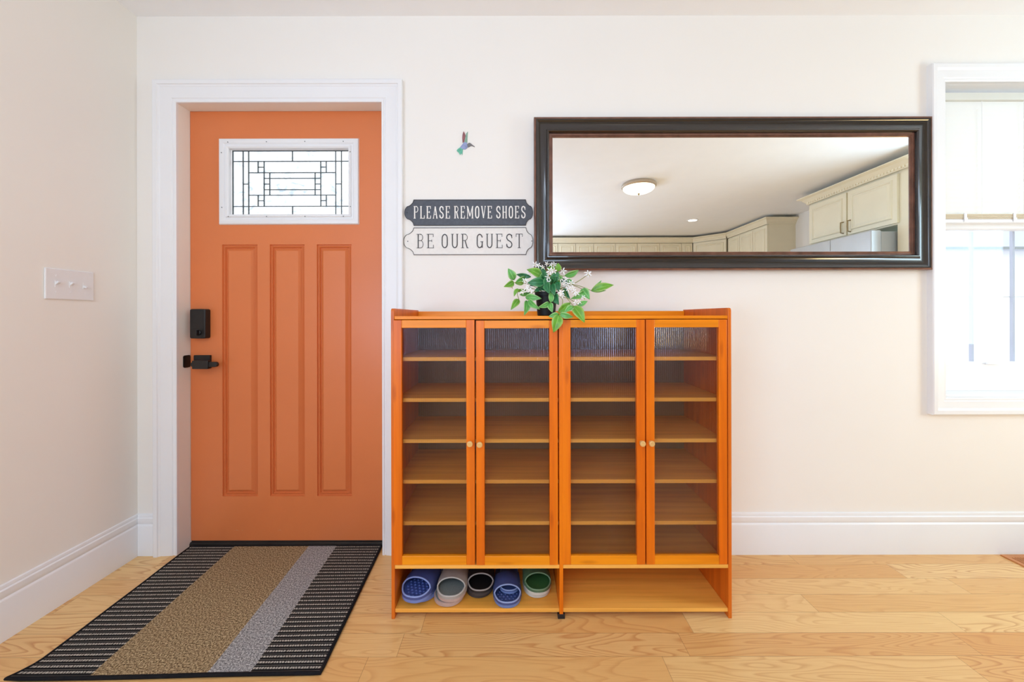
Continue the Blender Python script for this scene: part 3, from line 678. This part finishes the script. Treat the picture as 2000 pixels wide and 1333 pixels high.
# ------------------------------------------------------------------ slippers
def slipper(name, label, loc, rot, cs, scale=1.0, squash=1.0, bumps=True, strap=True, tilt=0, length=.25):
    """open toe slide, toe towards -y; origin under the toe tip. cs = (sole, foot bed, upper, rim) materials"""
    root = tag(empty(name, loc, (tilt, 0, rot)), label, 'slipper', 'house slippers on the bottom shelf')
    root.scale = (scale, scale, scale)
    Wd, L = .114, length
    def hwd(y):
        y = min(max(y, 0), L)
        if y < .075: return Wd/2*(1-(1-y/.075)**2.3)**(1/2.3)
        if y > L-.05: return .43*Wd*(1-((y-L+.05)/.05)**2.3)**(1/2.3)
        t = (y-.075)/(L-.125); return Wd/2*(1-.14*(t*t*(3-2*t)))
    ys = [.075*(1-math.cos(PI/2*k/9)) for k in range(10)]+[.075+(L-.125)*k/8 for k in range(1, 9)]+[L-.05+.05*math.sin(PI/2*k/7) for k in range(1, 8)]
    out = [(hwd(y), y) for y in ys]+[(-hwd(y), y) for y in ys[::-1][1:-1]]
    N = len(out); C = Vector((0, L*.45))
    def ring(k, z): return [(x*(1-k/ (Wd/2)), C.y+(y-C.y)*(1-k/(L/2)), z) for x, y in out]
    m = MB(); rg = [ring(.005, 0), ring(0, .004), ring(.0008, .008), ring(0, .011), ring(.001, .0155), ring(.0045, .017)]
    vs = [p for r in rg for p in r]; fs = [(j*N+i, j*N+(i+1)%N, (j+1)*N+(i+1)%N, (j+1)*N+i) for j in range(len(rg)-1) for i in range(N)]
    fs += [tuple(range(N))[::-1], tuple((len(rg)-1)*N+i for i in range(N))]
    m.add(vs, fs); m.build('sole', cs[0], root, smooth=50)
    m = MB(); rg = [ring(.005, .0172), ring(.009, .0185), ring(.020, .0176), ring(.040, .0174)]
    vs = [p for r in rg for p in r]+[(0, C.y, .0174)]
    fs = [(j*N+i, j*N+(i+1)%N, (j+1)*N+(i+1)%N, (j+1)*N+i) for j in range(3) for i in range(N)]+[(3*N+i, 3*N+(i+1)%N, 4*N) for i in range(N)]
    m.add(vs, fs)
    if bumps:
        for r_ in range(8):
            for c in range(-4, 5):
                x = (c+(.5 if r_ % 2 else 0))*.0155; y = .018+r_*.0135
                if abs(x) < hwd(y)-.014: m.dome((x, y, .0168), .0056, .0042, 8, 2)
    m.build('footbed', cs[1], root, smooth=50)
    if not strap: return root
    Y0, Y1, H = .048, .15, .036*squash
    def arch(y, a, k=1.0, dz=0):
        t = (y-Y0)/(Y1-Y0); h = H*(1+.10*math.sin(PI*t)); w = hwd(y)+.002
        return (w*math.cos(a)*k, y+.012*math.sin(a)*(1-t)-.02*math.sin(a)*t*.5, .012+(h+.008*squash)*max(0, math.sin(a))**.72*k+dz)
    na, nyy = 22, 8; vs = []; fs = []
    for lay, (k, dz) in enumerate(((1, 0), (.93, 0))):
        for j in range(nyy):
            for i in range(na+1): vs.append(arch(Y0+(Y1-Y0)*j/(nyy-1), PI*i/na, k, dz))
    Q = (na+1)*nyy
    for j in range(nyy-1):
        for i in range(na):
            a = j*(na+1)+i; fs.append((a, a+1, a+na+2, a+na+1)); fs.append((Q+a, Q+a+na+1, Q+a+na+2, Q+a+1))
    for i in range(na): fs.append((i, Q+i, Q+i+1, i+1)); a = (nyy-1)*(na+1)+i; fs.append((a, a+1, Q+a+1, Q+a))
    m = MB(); m.add(vs, fs)
    # raised wall sweeping round the toe from strap to strap
    tp = [(-hwd(y), y) for y in [Y0*(1-k/10)**1.6 for k in range(11)]]; tp = tp+[(hwd(y), y) for y in [Y0*(k/10)**1.6 for k in range(1, 11)]]
    n = len(tp)
    def zr(y): return .017+.006*squash+.008*squash*(y/Y0)**2
    vs = []
    for k, (ins, top) in enumerate(((0, 0), (.001, 1), (.005, 1), (.007, 0))):
        for x, y in tp: s_ = 1-ins/(Wd/2); vs.append((x*s_, y+ins*(1-y/Y0), zr(y) if top else .014))
    fs = [(j*n+i, j*n+i+1, (j+1)*n+i+1, (j+1)*n+i) for j in range(3) for i in range(n-1)]
    m.add(vs, fs); up = m.build('upper', cs[2], root, smooth=60)
    loop = [(x*.965, y+.003*(1-y/Y0), zr(y)+.0005) for x, y in tp]
    loop += [arch(Y0, a, .985) for a in [PI*i/18 for i in range(19)] if arch(Y0, a)[2] > zr(Y0)+.002]
    m = MB(); m.tube(loop, .0030, 8, closed=True); m.build('rim', cs[3], root, smooth=60)
    return root
B1 = (rubber('blue_rubber_sole', (112, 128, 186)), rubber('blue_footbed', (60, 78, 144)), rubber('blue_upper', (62, 74, 130)), rubber('pale_blue_rim', (134, 150, 204)))
B2 = (rubber('denim_sole', (104, 122, 172)), rubber('denim_footbed', (52, 68, 120)), rubber('denim_upper', (64, 76, 126)), rubber('denim_rim', (140, 156, 200)))
GR = (rubber('warm_grey_sole', (180, 152, 142)), plain('grey_fabric_footbed', srgb(112, 118, 116), .8, var=.35, nscale=400, bump=.5), rubber('light_grey_upper', (158, 148, 142)), rubber('light_grey_rim', (176, 170, 164)))
BK = (rubber('black_sole', (54, 50, 52)), rubber('black_footbed', (20, 16, 17)), rubber('black_upper', (24, 21, 23)), rubber('grey_piping', (150, 142, 138)))
GN = (rubber('pale_sole', (196, 192, 182)), rubber('green_footbed', (52, 96, 50)), rubber('green_upper', (74, 104, 76)), rubber('green_rim', (104, 134, 100)))
zs_ = .0342
def sxp(px, y): return PX(px, y)
ST = .0190
def put(kind, px, py, up_off, *a, **k): pass
# (centre column of the toe, world y of the toe tip)
slipper('slipper', 'blue dimpled slipper at the left end, under the tilted blue one', (sxp(815, -.345), -.345, zs_), math.radians(-6), B1, strap=False)
slipper('slipper', 'upper blue slipper with dimpled footbed, leftmost on the bottom shelf', (sxp(801, -.375), -.375, zs_+ST), math.radians(-11), B1)
slipper('slipper', 'warm grey slipper lying beneath the light grey one', (sxp(871, -.368), -.368, zs_), math.radians(0), GR, strap=False, bumps=False)
slipper('slipper', 'light grey slipper with grey fabric footbed, on top beside the leftmost blue one', (sxp(875.5, -.372), -.372, zs_+ST), math.radians(-2), GR, bumps=False, scale=.96)
slipper('slipper', 'lower black slipper between the grey and the right blue ones', (sxp(934, -.325), -.325, zs_), math.radians(2), BK, strap=False, bumps=False, scale=.90)
slipper('slipper', 'upper black slipper with thin grey piping', (sxp(936.5, -.338), -.338, zs_+ST*.93), math.radians(2), BK, bumps=False, scale=.89)
slipper('slipper', 'denim blue slipper second from the divider, standing furthest forward', (sxp(991, -.374), -.374, zs_), math.radians(3), B2, scale=.90)
slipper('slipper', 'smaller denim blue slipper tucked inside the opening of the front one', (sxp(994, -.330), -.330, zs_+.019), math.radians(1), (B2[0], B2[1], B2[2], B2[3]), scale=.70, squash=.4, bumps=False)
slipper('slipper', 'lower pale soled green slipper next to the divider', (sxp(1051, -.325), -.325, zs_), math.radians(4), GN, strap=False, bumps=False, scale=.90, length=.24)
slipper('slipper', 'upper dark green slipper next to the cabinet divider', (sxp(1052.5, -.336), -.336, zs_+ST*.92), math.radians(4), GN, bumps=False, scale=.90, length=.24)

# ------------------------------------------------------------------ plant
py_ = -.285
pot = tag(empty('potted_plant', (PX(1067, py_), py_, ztop1)), 'trailing artificial plant with white star flowers in a black pot on the cabinet', 'potted plant')
pc = (PX(1067, py_), py_, ztop1); zpt = PZ(571, py_)
m = MB(); hgt = zpt-ztop1; m.lathe([(.030, 0), (.0335, .003), (.0395, hgt*.82), (.0425, hgt*.83), (.044, hgt), (.040, hgt), (.038, hgt*.85), (.036, hgt*.8)], pc, 36); under(m.build('pot', M['pot'], smooth=40), pot)
m = MB(); m.lathe([(.0372, hgt*.78), (.0372, hgt*.82), (.02, hgt*.9), (.002, hgt*.92)], pc, 24); under(m.build('moss', M['soil'], smooth=60), pot)
def cp(cx, cy, y):                             # crop coordinates -> point at depth y
    px, pyy = 940+cx/6.6667, 480+cy/6.6667
    return Vector((PX(px, y), y, PZ(pyy, y)))
def leaf(b, t, w, mat, curl=.12):
    """pointed oval leaf from b to t, folded along the midrib and arching"""
    ax = t-b; L = ax.length; ax.normalize(); view = (Vector((0, -D0, HC))-b).normalized()
    sd = ax.cross(view)
    sd = sd.normalized(); nr = sd.cross(ax).normalized()
    tw = random.uniform(-.5, .5); sd, nr = (sd*math.cos(tw)+nr*math.sin(tw)), (nr*math.cos(tw)-sd*math.sin(tw))
    n = 9; me_v = []; fs = []; uv = []
    for i in range(n+1):
        u = i/n; ww = w/2*(math.sin(PI*u**.85)**.8)*(1-.25*u) if 0 < i < n else 0.0006
        ctr = b+ax*(L*u)+nr*(L*curl*math.sin(PI*u)-L*curl*.4*u*u)
        for j, k in enumerate((-1, -.5, 0, .5, 1)):
            me_v.append(ctr+sd*ww*k+nr*(abs(k)**1.4*ww*.35)); uv.append((.5+k/2, u))
    for i in range(n):
        for j in range(4): a = i*5+j; fs.append((a, a+1, a+6, a+5))
    me = bpy.data.meshes.new('leaf'); me.from_pydata([tuple(v) for v in me_v], [], fs); me.materials.append(mat)
    ul = me.uv_layers.new(name='UVMap')
    for lp in me.loops: ul.data[lp.index].uv = uv[lp.vertex_index]
    for p in me.polygons: p.use_smooth = True
    o = bpy.data.objects.new('leaf', me); COL.objects.link(o); under(o, pot)
    md = o.modifiers.new('thick', 'SOLIDIFY'); md.thickness = .0005
A, Bm, Cm = M['leaf_a'], M['leaf_b'], M['leaf_c']
K = 1/6.6667/SC(-.29)                          # metres per crop pixel near the plant
LV = [ # base, tip, width, material, depth of base, depth of tip
 (430,450,352,298,100,Cm,-.30,-.31),(440,490,585,400,80,Cm,-.29,-.26),(425,475,300,535,78,A,-.30,-.33),(790,400,598,310,115,A,-.27,-.29),
 (650,410,455,375,62,Bm,-.26,-.24),(830,480,605,485,112,Bm,-.31,-.32),(830,500,805,320,100,Bm,-.29,-.30),(925,480,1005,340,100,Bm,-.30,-.31),
 (860,480,885,625,95,Bm,-.33,-.36),(915,500,955,645,90,Bm,-.32,-.36),(985,340,1005,228,84,A,-.28,-.28),(1085,395,1275,325,84,Cm,-.27,-.26),
 (1000,440,1215,490,62,Bm,-.25,-.24),(1440,590,1725,512,100,A,-.30,-.31),(1435,585,1570,455,50,Cm,-.29,-.28),(1430,592,1625,590,30,Cm,-.30,-.31),
 (1310,565,1410,700,105,Cm,-.30,-.33),(1335,605,1175,695,80,Cm,-.31,-.34),(575,670,780,690,84,Cm,-.32,-.35),(490,700,388,832,80,A,-.31,-.34),
 (590,715,565,905,88,Cm,-.33,-.36),(615,700,755,830,80,Cm,-.33,-.37),(885,745,748,805,66,Cm,-.36,-.385),(895,750,925,868,72,Cm,-.36,-.385),
 (905,745,900,600,66,Cm,-.36,-.34),(955,630,1005,770,100,Bm,-.33,-.36),(1000,870,1165,745,100,A,-.375,-.36),(1195,790,1345,1000,120,A,-.38,-.415),
 (1200,795,1085,870,70,Cm,-.38,-.40),(1012,900,942,1132,122,A,-.395,-.41),(1010,895,878,925,66,Cm,-.395,-.40),(1020,890,1195,935,70,Cm,-.395,-.40),
 (1250,790,1385,725,62,Cm,-.37,-.37),(480,560,425,660,50,A,-.30,-.31),(500,640,640,610,50,Cm,-.29,-.28),(1070,560,1150,690,70,Bm,-.30,-.33),
 (840,380,760,270,70,Bm,-.27,-.27),(860,300,960,290,66,A,-.26,-.26),(700,450,620,560,64,Bm,-.28,-.29),(760,560,690,600,50,Bm,-.30,-.31),
 (990,470,1010,600,74,Bm,-.31,-.33),(880,420,830,560,90,Bm,-.31,-.34),(780,420,880,480,80,Bm,-.28,-.30),(560,480,450,500,50,A,-.28,-.28),
 (1050,390,1000,520,54,A,-.28,-.30),(1120,440,1200,500,50,Cm,-.28,-.28),(450,590,600,580,40,A,-.29,-.29),(860,430,1000,410,80,Bm,-.25,-.24),(740,520,860,590,90,Bm,-.27,-.29)]
for bx, byy, tx, ty, w, mt, yb_, yt in LV: leaf(cp(bx, byy, yb_), cp(tx, ty, yt), w*K*1.22, mt)
rl = random.Random(3)
for k in range(16):
    a = rl.uniform(0, 2*PI); bx, byy = 880+rl.uniform(-150, 150), 460+rl.uniform(-60, 60); r1 = rl.uniform(90, 150)
    leaf(cp(bx, byy, -.285), cp(bx+r1*math.cos(a), byy-abs(r1*math.sin(a))*.7, -.285+.05*rl.uniform(-1, 1)), 78*K, rl.choice([Bm, Bm, A, Cm]))
m = MB(); root_p = Vector((pc[0], py_, zpt-.006))
def stem(*pts, r=.0011):
    P_ = [root_p+Vector((random.uniform(-.012, .012), random.uniform(-.012, .012), 0))]+[cp(*p) for p in pts]
    out = []
    for i in range(len(P_)-1):                  # Catmull-Rom
        p0, p1, p2, p3 = P_[max(i-1, 0)], P_[i], P_[i+1], P_[min(i+2, len(P_)-1)]
        for k in range(6):
            t = k/6; out.append(.5*((2*p1)+(p2-p0)*t+(2*p0-5*p1+4*p2-p3)*t*t+(3*p1-p0-3*p2+p3)*t**3))
    m.tube(out+[P_[-1]], r, 6)
for st in ([(640,510,-.285),(430,480,-.30)], [(650,560,-.285),(480,600,-.30),(490,700,-.31)], [(700,600,-.31),(590,700,-.33)], [(760,480,-.28),(790,400,-.27)],
           [(830,480,-.31)], [(880,420,-.29),(985,340,-.28)], [(960,430,-.28),(1085,395,-.27)], [(1080,520,-.30),(1250,520,-.30),(1440,590,-.30)], [(1050,570,-.32),(1120,690,-.35),(1200,790,-.38)],
           [(980,640,-.34),(1060,720,-.37),(1012,895,-.395)], [(900,640,-.34),(895,750,-.36)], [(1150,520,-.29),(1320,570,-.30)], [(1200,500,-.29),(1390,380,-.28)], [(1000,350,-.27),(920,250,-.27)], [(860,330,-.27),(850,240,-.27)], [(1130,690,-.35),(1250,770,-.37)]):
    stem(*st)
under(m.build('stem', M['stem'], smooth=60), pot)
def flower(cx, cy, y, r, tilt=0.0):
    c = cp(cx, cy, y); m = MB(); fw = (Vector((0, -D0, HC))-c).normalized()
    fw = (fw+Vector((random.uniform(-.6, .6), 0, random.uniform(.1, .8)))).normalized(); a = fw.orthogonal().normalized(); b = fw.cross(a); n = 5; ph = random.uniform(0, 6)
    for k in range(n):
        q = ph+2*PI*k/n; d = a*math.cos(q)+b*math.sin(q); s_ = fw.cross(d); rr_ = r*random.uniform(.8, 1.1)
        prof = [(.08, .03), (.35, .15), (.65, .14), (1.0, .01)]
        vs = []
        for u, w_ in prof:
            ctr = c+d*rr_*u+fw*rr_*(.18*math.sin(PI*u)); vs += [ctr+s_*rr_*w_, ctr+fw*.0006, ctr-s_*rr_*w_]
        m.add(vs, [(i*3+j, i*3+j+1, i*3+j+4, i*3+j+3) for i in range(3) for j in range(2)])
    m.mi = 1
    st = [c-fw*.012, c+fw*.002]; m.tube(st, .0012, 6)
    o = m.build('flower', [M['petal'], M['pistil']], smooth=60, fix=False); under(o, pot)
for cx, cy, y in ((700,250,-.28),(745,262,-.285),(800,285,-.29),(855,238,-.28),(915,250,-.275),(950,250,-.27),(880,375,-.32),(895,330,-.32),(870,420,-.325),(870,480,-.33),(945,330,-.31),
                  (1065,335,-.27),(1080,480,-.31),(1110,520,-.31),(1170,490,-.31),(1100,440,-.30),(1140,575,-.33),(1190,560,-.33),(1210,600,-.33),(1240,630,-.34),(1390,360,-.28),(1400,380,-.28),
                  (565,455,-.30),(590,480,-.30),(625,540,-.31),(600,560,-.31),(1235,745,-.38),(1270,735,-.38),(1040,620,-.35),(1050,650,-.35),(400,545,-.30),(1330,680,-.33),(640,590,-.32),(1030,440,-.30),(625,350,-.27),(545,600,-.31)):
    flower(cx, cy, y, random.uniform(42, 62)*K)

# ------------------------------------------------------------------ rug
c_bl, c_br, c_fr, c_fl = Vector((-1.487, .043)), Vector((-.607, .048)), Vector((-.574, -.583)), Vector((-1.452, -.602))
NU, NV = 60, 44; RW, RL = .885, .635
def rp(u, v, z):                              # v=0 at the door, 1 at the front
    p = (c_bl*(1-u)+c_br*u)*(1-v)+(c_fl*(1-u)+c_fr*u)*v
    k = max(0, 1-math.hypot(u*RW, (1-v)*RL)/.07)  # curled front-left corner
    zz = z+.013*k*k+.0008*math.sin(u*9+v*5)*math.sin(v*11)+.0008
    p = p+Vector((-.016, -.012))*k*k
    return (p.x, p.y, zz)
me = bpy.data.meshes.new('rug_pile'); vs = []; fs = []; uvs = []
for lay, z in enumerate((.0085, .0005)):
    for j in range(NV+1):
        for i in range(NU+1): vs.append(rp(i/NU, j/NV, z)); uvs.append((i/NU*RW, j/NV*RL))
Q = (NU+1)*(NV+1)
for j in range(NV):
    for i in range(NU): a = j*(NU+1)+i; fs.append((a, a+NU+1, a+NU+2, a+1)); fs.append((Q+a, Q+a+1, Q+a+NU+2, Q+a+NU+1))
me.from_pydata(vs, [], fs); me.materials.append(M['rug']); ul = me.uv_layers.new(name='UVMap')
for lp in me.loops: ul.data[lp.index].uv = uvs[lp.vertex_index]
for p in me.polygons: p.use_smooth = True
rug = tag(empty('doormat', (-1.03, -.28, 0)), 'striped black, tan and grey doormat lying in front of the terracotta door', 'doormat')
o = bpy.data.objects.new('pile', me); COL.objects.link(o); under(o, rug)
loop = [rp(i/40, 0, .0052) for i in range(40)]+[rp(1, j/30, .0052) for j in range(30)]+[rp(1-i/40, 1, .0052) for i in range(40)]+[rp(0, 1-j/30, .0052) for j in range(30)]
m = MB(); m.tube(loop, .0056, 8, closed=True); under(m.build('binding', M['binding'], smooth=60), rug)

# ------------------------------------------------------------------ floor vent
vt = tag(empty('floor_vent', (2.36, -.10, 0)), 'brown wooden floor register in the floor under the window', 'floor vent')
vx0, vx1, vy0, vy1 = 2.168, 2.52, -.165, -.024
vm = plain('register_wood', srgb(196, 128, 72), .45, var=.08, nscale=20)
m = MB(); m.box(vx0, vx1, vy0, vy0+.022, 0, .005); m.box(vx0, vx1, vy1-.022, vy1, 0, .005); m.box(vx0, vx0+.02, vy0+.022, vy1-.022, 0, .005); m.box(vx1-.02, vx1, vy0+.022, vy1-.022, 0, .005)
under(m.build('register_frame', vm, bevel=.001), vt)
m = MB(); x = vx0+.026
while x < vx1-.03: m.box(x, x+.006, vy0+.022, vy1-.022, .0008, .0046); x += .0115
under(m.build('louvre', vm), vt)
m = MB(); m.box(vx0+.02, vx1-.02, vy0+.022, vy1-.022, .0002, .0008); under(m.build('duct_shade', M['dark']), vt)  # dark sheet stands in for the shade below the louvres

# ------------------------------------------------------------------ kitchen seen in the mirror
def panel_door(m, w, z0, z1, x0, y):
    """raised panel door in local coords, face towards -y... here front at y, facing -y"""
    m.box(x0, x0+w, y, y+.02, z0, z1)
    f = .05; ix0, ix1, iz0, iz1 = x0+f, x0+w-f, z0+f, z1-f
    m.frame(ix0, ix1, iz0, iz1, [(-.03, .006), (-.012, .001), (-.008, .001), (-.003, .008), (.004, .010), (.009, .004), (.011, 0)], y=y)
    m.add([(ix0+.03, y-.006, iz0+.03), (ix1-.03, y-.006, iz0+.03), (ix1-.03, y-.006, iz1-.03), (ix0+.03, y-.006, iz1-.03)], [(0, 1, 2, 3)])
def crown(m, x0, x1, y, z0, z1, depth, proj=.06, ends=(True, True), dentil=False):
    e0, e1 = ends; P_ = [(0, z0), (.010, z0), (.012, z0+.2*(z1-z0)), (.022, z0+.35*(z1-z0)), (proj*.6, z0+.7*(z1-z0)), (proj*.95, z0+.86*(z1-z0)), (proj, z0+.9*(z1-z0)), (proj, z1), (0, z1)]
    rings = []
    for o_, z in P_: rings.append([(x0-(o_ if e0 else 0), y+depth, z), (x0-(o_ if e0 else 0), y-o_, z), (x1+(o_ if e1 else 0), y-o_, z), (x1+(o_ if e1 else 0), y+depth, z)])
    n = len(P_); vs = [p for r in rings for p in r]
    fs = [(j*4+k, j*4+k+1, ((j+1)%n)*4+k+1, ((j+1)%n)*4+k) for j in range(n) for k in range(3)]
    fs += [tuple(j*4 for j in range(n)), tuple(j*4+3 for j in range(n))]
    m.add(vs, fs)
    if dentil:
        x = x0
        while x < x1: m.box(x, x+.016, y-.020, y-.008, z0+.10*(z1-z0), z0+.36*(z1-z0)); x += .030
def wall_cabinet(label, loc, rot, w, z0, z1, depth, doors, cr, ends=(False, False), handles=False, dentil=False, body_from=None, filler=0):
    """local frame: x along the face, +y into the wall, face at y=0"""
    r = tag(empty('wall_cabinet', (loc[0], loc[1], z0), (0, 0, rot)), label, 'kitchen cabinet', 'cream kitchen wall cabinets reflected in the mirror')
    h = z1-z0
    m = MB(); m.box(0, w, .021, depth, 0, h)
    if filler: m.box(w, w+filler, 0, depth, -(z0-.1), h)
    m.build('body', M['cream_cab'], r)
    x = .003
    for k, dw in enumerate(doors):
        m = MB(); panel_door(m, dw-.006, .004, h-.02, x, 0); d = m.build('door', M['cream_cab'], r)
        if handles:
            hx = x+dw-.006-.022 if k == 0 else x+.022
            mh = MB(); mh.tube([(hx, -.001, .03), (hx, -.028, .035), (hx, -.030, .085), (hx, -.028, .135), (hx, -.001, .14)], .005, 8)
            hd = mh.build('handle', M['brass'], d, smooth=60)
        x += dw
    m = MB(); crown(m, 0, w+filler, 0, h-.012, h+cr, depth, ends=ends, dentil=dentil, proj=.075 if dentil else .06); m.build('crown', M['cream_cab'], r)
    return r
def RY(zv): return D0 and -(zv-1.72)           # real y of a depth seen in the mirror
ykf = RY(6.43)+.0
# run along the far wall: rotate pi so the face looks towards +y; local x runs towards -X
ux = [.20, .771, 1.369, 2.105, 2.843, 3.03]
names = ['far kitchen wall cabinet at the left edge of the mirror', 'far kitchen wall cabinet above the left end of the reflection, second unit', 'far kitchen wall cabinet in the middle of the far run', 'far kitchen wall cabinet at the right of the far run', 'narrow far kitchen cabinet next to the angled corner']
for k in range(5):
    a, b = ux[k], ux[k+1]; nd = 1 if b-a < .3 else 2
    wall_cabinet(names[k], (b-.0005, ykf, 0), PI, b-a-.001, 1.45, 2.318, .33, [(b-a-.001)/nd]*nd, .070)
# angled corner unit, side run, refrigerator unit
p0 = Vector((3.035, ykf)); p1 = Vector((3.40, RY(6.08)))
dvec = p0-p1; wl = dvec.length; ang = math.atan2(dvec.y, dvec.x)
# facing the room: local +y must point into the corner
ang2 = math.atan2((p1-p0).y, (p1-p0).x)+PI
wall_cabinet('angled corner kitchen cabinet between far run and side run', (p1.x, p1.y, 0), ang2, wl-.002, 1.45, 2.318, .12, [wl-.002], .070)
yA, yB = RY(5.14), RY(6.07)
wall_cabinet('side kitchen wall cabinet beyond the refrigerator', (3.42, yA, 0), -PI/2, yA-yB, 1.45, 2.318, XR-3.42, [(yA-yB)/3]*3, .070, ends=(True, False))
yF0, yF1 = RY(3.02), RY(4.215)
fc_ = wall_cabinet('large cream cabinet with dentil crown over the refrigerator', (3.25, yF0, 0), -PI/2, 0.0001+abs(yF1-yF0), 1.845, 2.302, XR-3.25, [], .065, ends=(True, True), dentil=True)
# its doors and tall end panel
dz0, dz1 = .012, .455
for k, (za, zb_) in enumerate(((3.25, 3.722), (3.740, 4.20))):
    m = MB(); panel_door(m, zb_-za, dz0, dz1-.03, za-3.02, 0); d = m.build('door', M['cream_cab'], fc_)
    hx = (zb_-3.02-.03) if k == 0 else (za-3.02+.03)
    m = MB(); m.tube([(hx, -.001, .035), (hx, -.028, .04), (hx, -.030, .09), (hx, -.028, .14), (hx, -.001, .145)], .006, 8); m.build('handle', M['brass'], d, smooth=60)
m = MB(); m.box(0, .225, 0, XR-3.25, -(1.845-.0), 0); m.build('end_panel', M['cream_cab'], fc_)
# refrigerator
ry0, ry1 = RY(3.27), RY(4.215)
fr = tag(empty('refrigerator', (3.40, (ry0+ry1)/2, 0)), 'stainless steel refrigerator under the dentil crown cabinet', 'refrigerator')
m = MB(); m.box(3.14, XR-.02, ry1+.005, ry0-.005, .02, 1.79); under(m.build('fridge_body', M['steel_side'], bevel=.004), fr)
ym = RY(3.69)
for a, b in ((ym+.002, ry0), (ry1, ym-.002)):
    m = MB(); m.box(3.05, 3.135, a, b, .60, 1.80); d = under(m.build('fridge_door', M['steel'], bevel=.006), fr)
m = MB(); m.box(3.05, 3.135, ry1, ry0, .06, .59); under(m.build('freezer_drawer', M['steel'], bevel=.006), fr)
for y in (ym+.04, ym-.04):
    m = MB(); m.tube([(3.049, y, .80), (3.01, y, .82), (3.01, y, 1.62), (3.049, y, 1.64)], .010, 8); under(m.build('handle', M['steel'], smooth=60), fr)
# ceiling lights
fx, fyy = PX(1246, 0)*0+ (246/745*3.93), RY(3.93)
cl = tag(empty('ceiling_light', (fx, fyy, ZC)), 'round flush ceiling light with glass bowl seen in the mirror', 'ceiling light')
m = MB(); m.lathe([(.165, 0), (.172, -.010), (.172, -.030), (.160, -.040), (.150, -.040)], (fx, fyy, ZC), 48); under(m.build('rim', M['nickel'], smooth=40), cl)
m = MB(); m.lathe([(.155*math.cos(PI/2*k/8)+.002, -.038-.060*math.sin(PI/2*k/8)) for k in range(9)], (fx, fyy, ZC), 48); under(m.build('glass_bowl', M['lampglass'], smooth=60), cl)
m = MB(); m.lathe([(.010, -.096), (.012, -.104), (.006, -.112), (.004, -.118)], (fx, fyy, ZC), 20); under(m.build('finial', M['brass'], smooth=60), cl)
fx, fyy = 351/745*5.40, RY(5.40)
dl = tag(empty('recessed_light', (fx, fyy, ZC)), 'small recessed downlight in the kitchen ceiling seen in the mirror', 'ceiling light')
m = MB(); m.lathe([(.058, 0), (.078, 0), (.076, -.006), (.058, -.004)], (fx, fyy, ZC), 40, caps=False); under(m.build('trim_ring', M['white'], smooth=40), dl)
m = MB(); m.lathe([(.058, -.0005), (.058, -.003)], (fx, fyy, ZC), 40); under(m.build('lens', M['downlight'], smooth=40), dl)
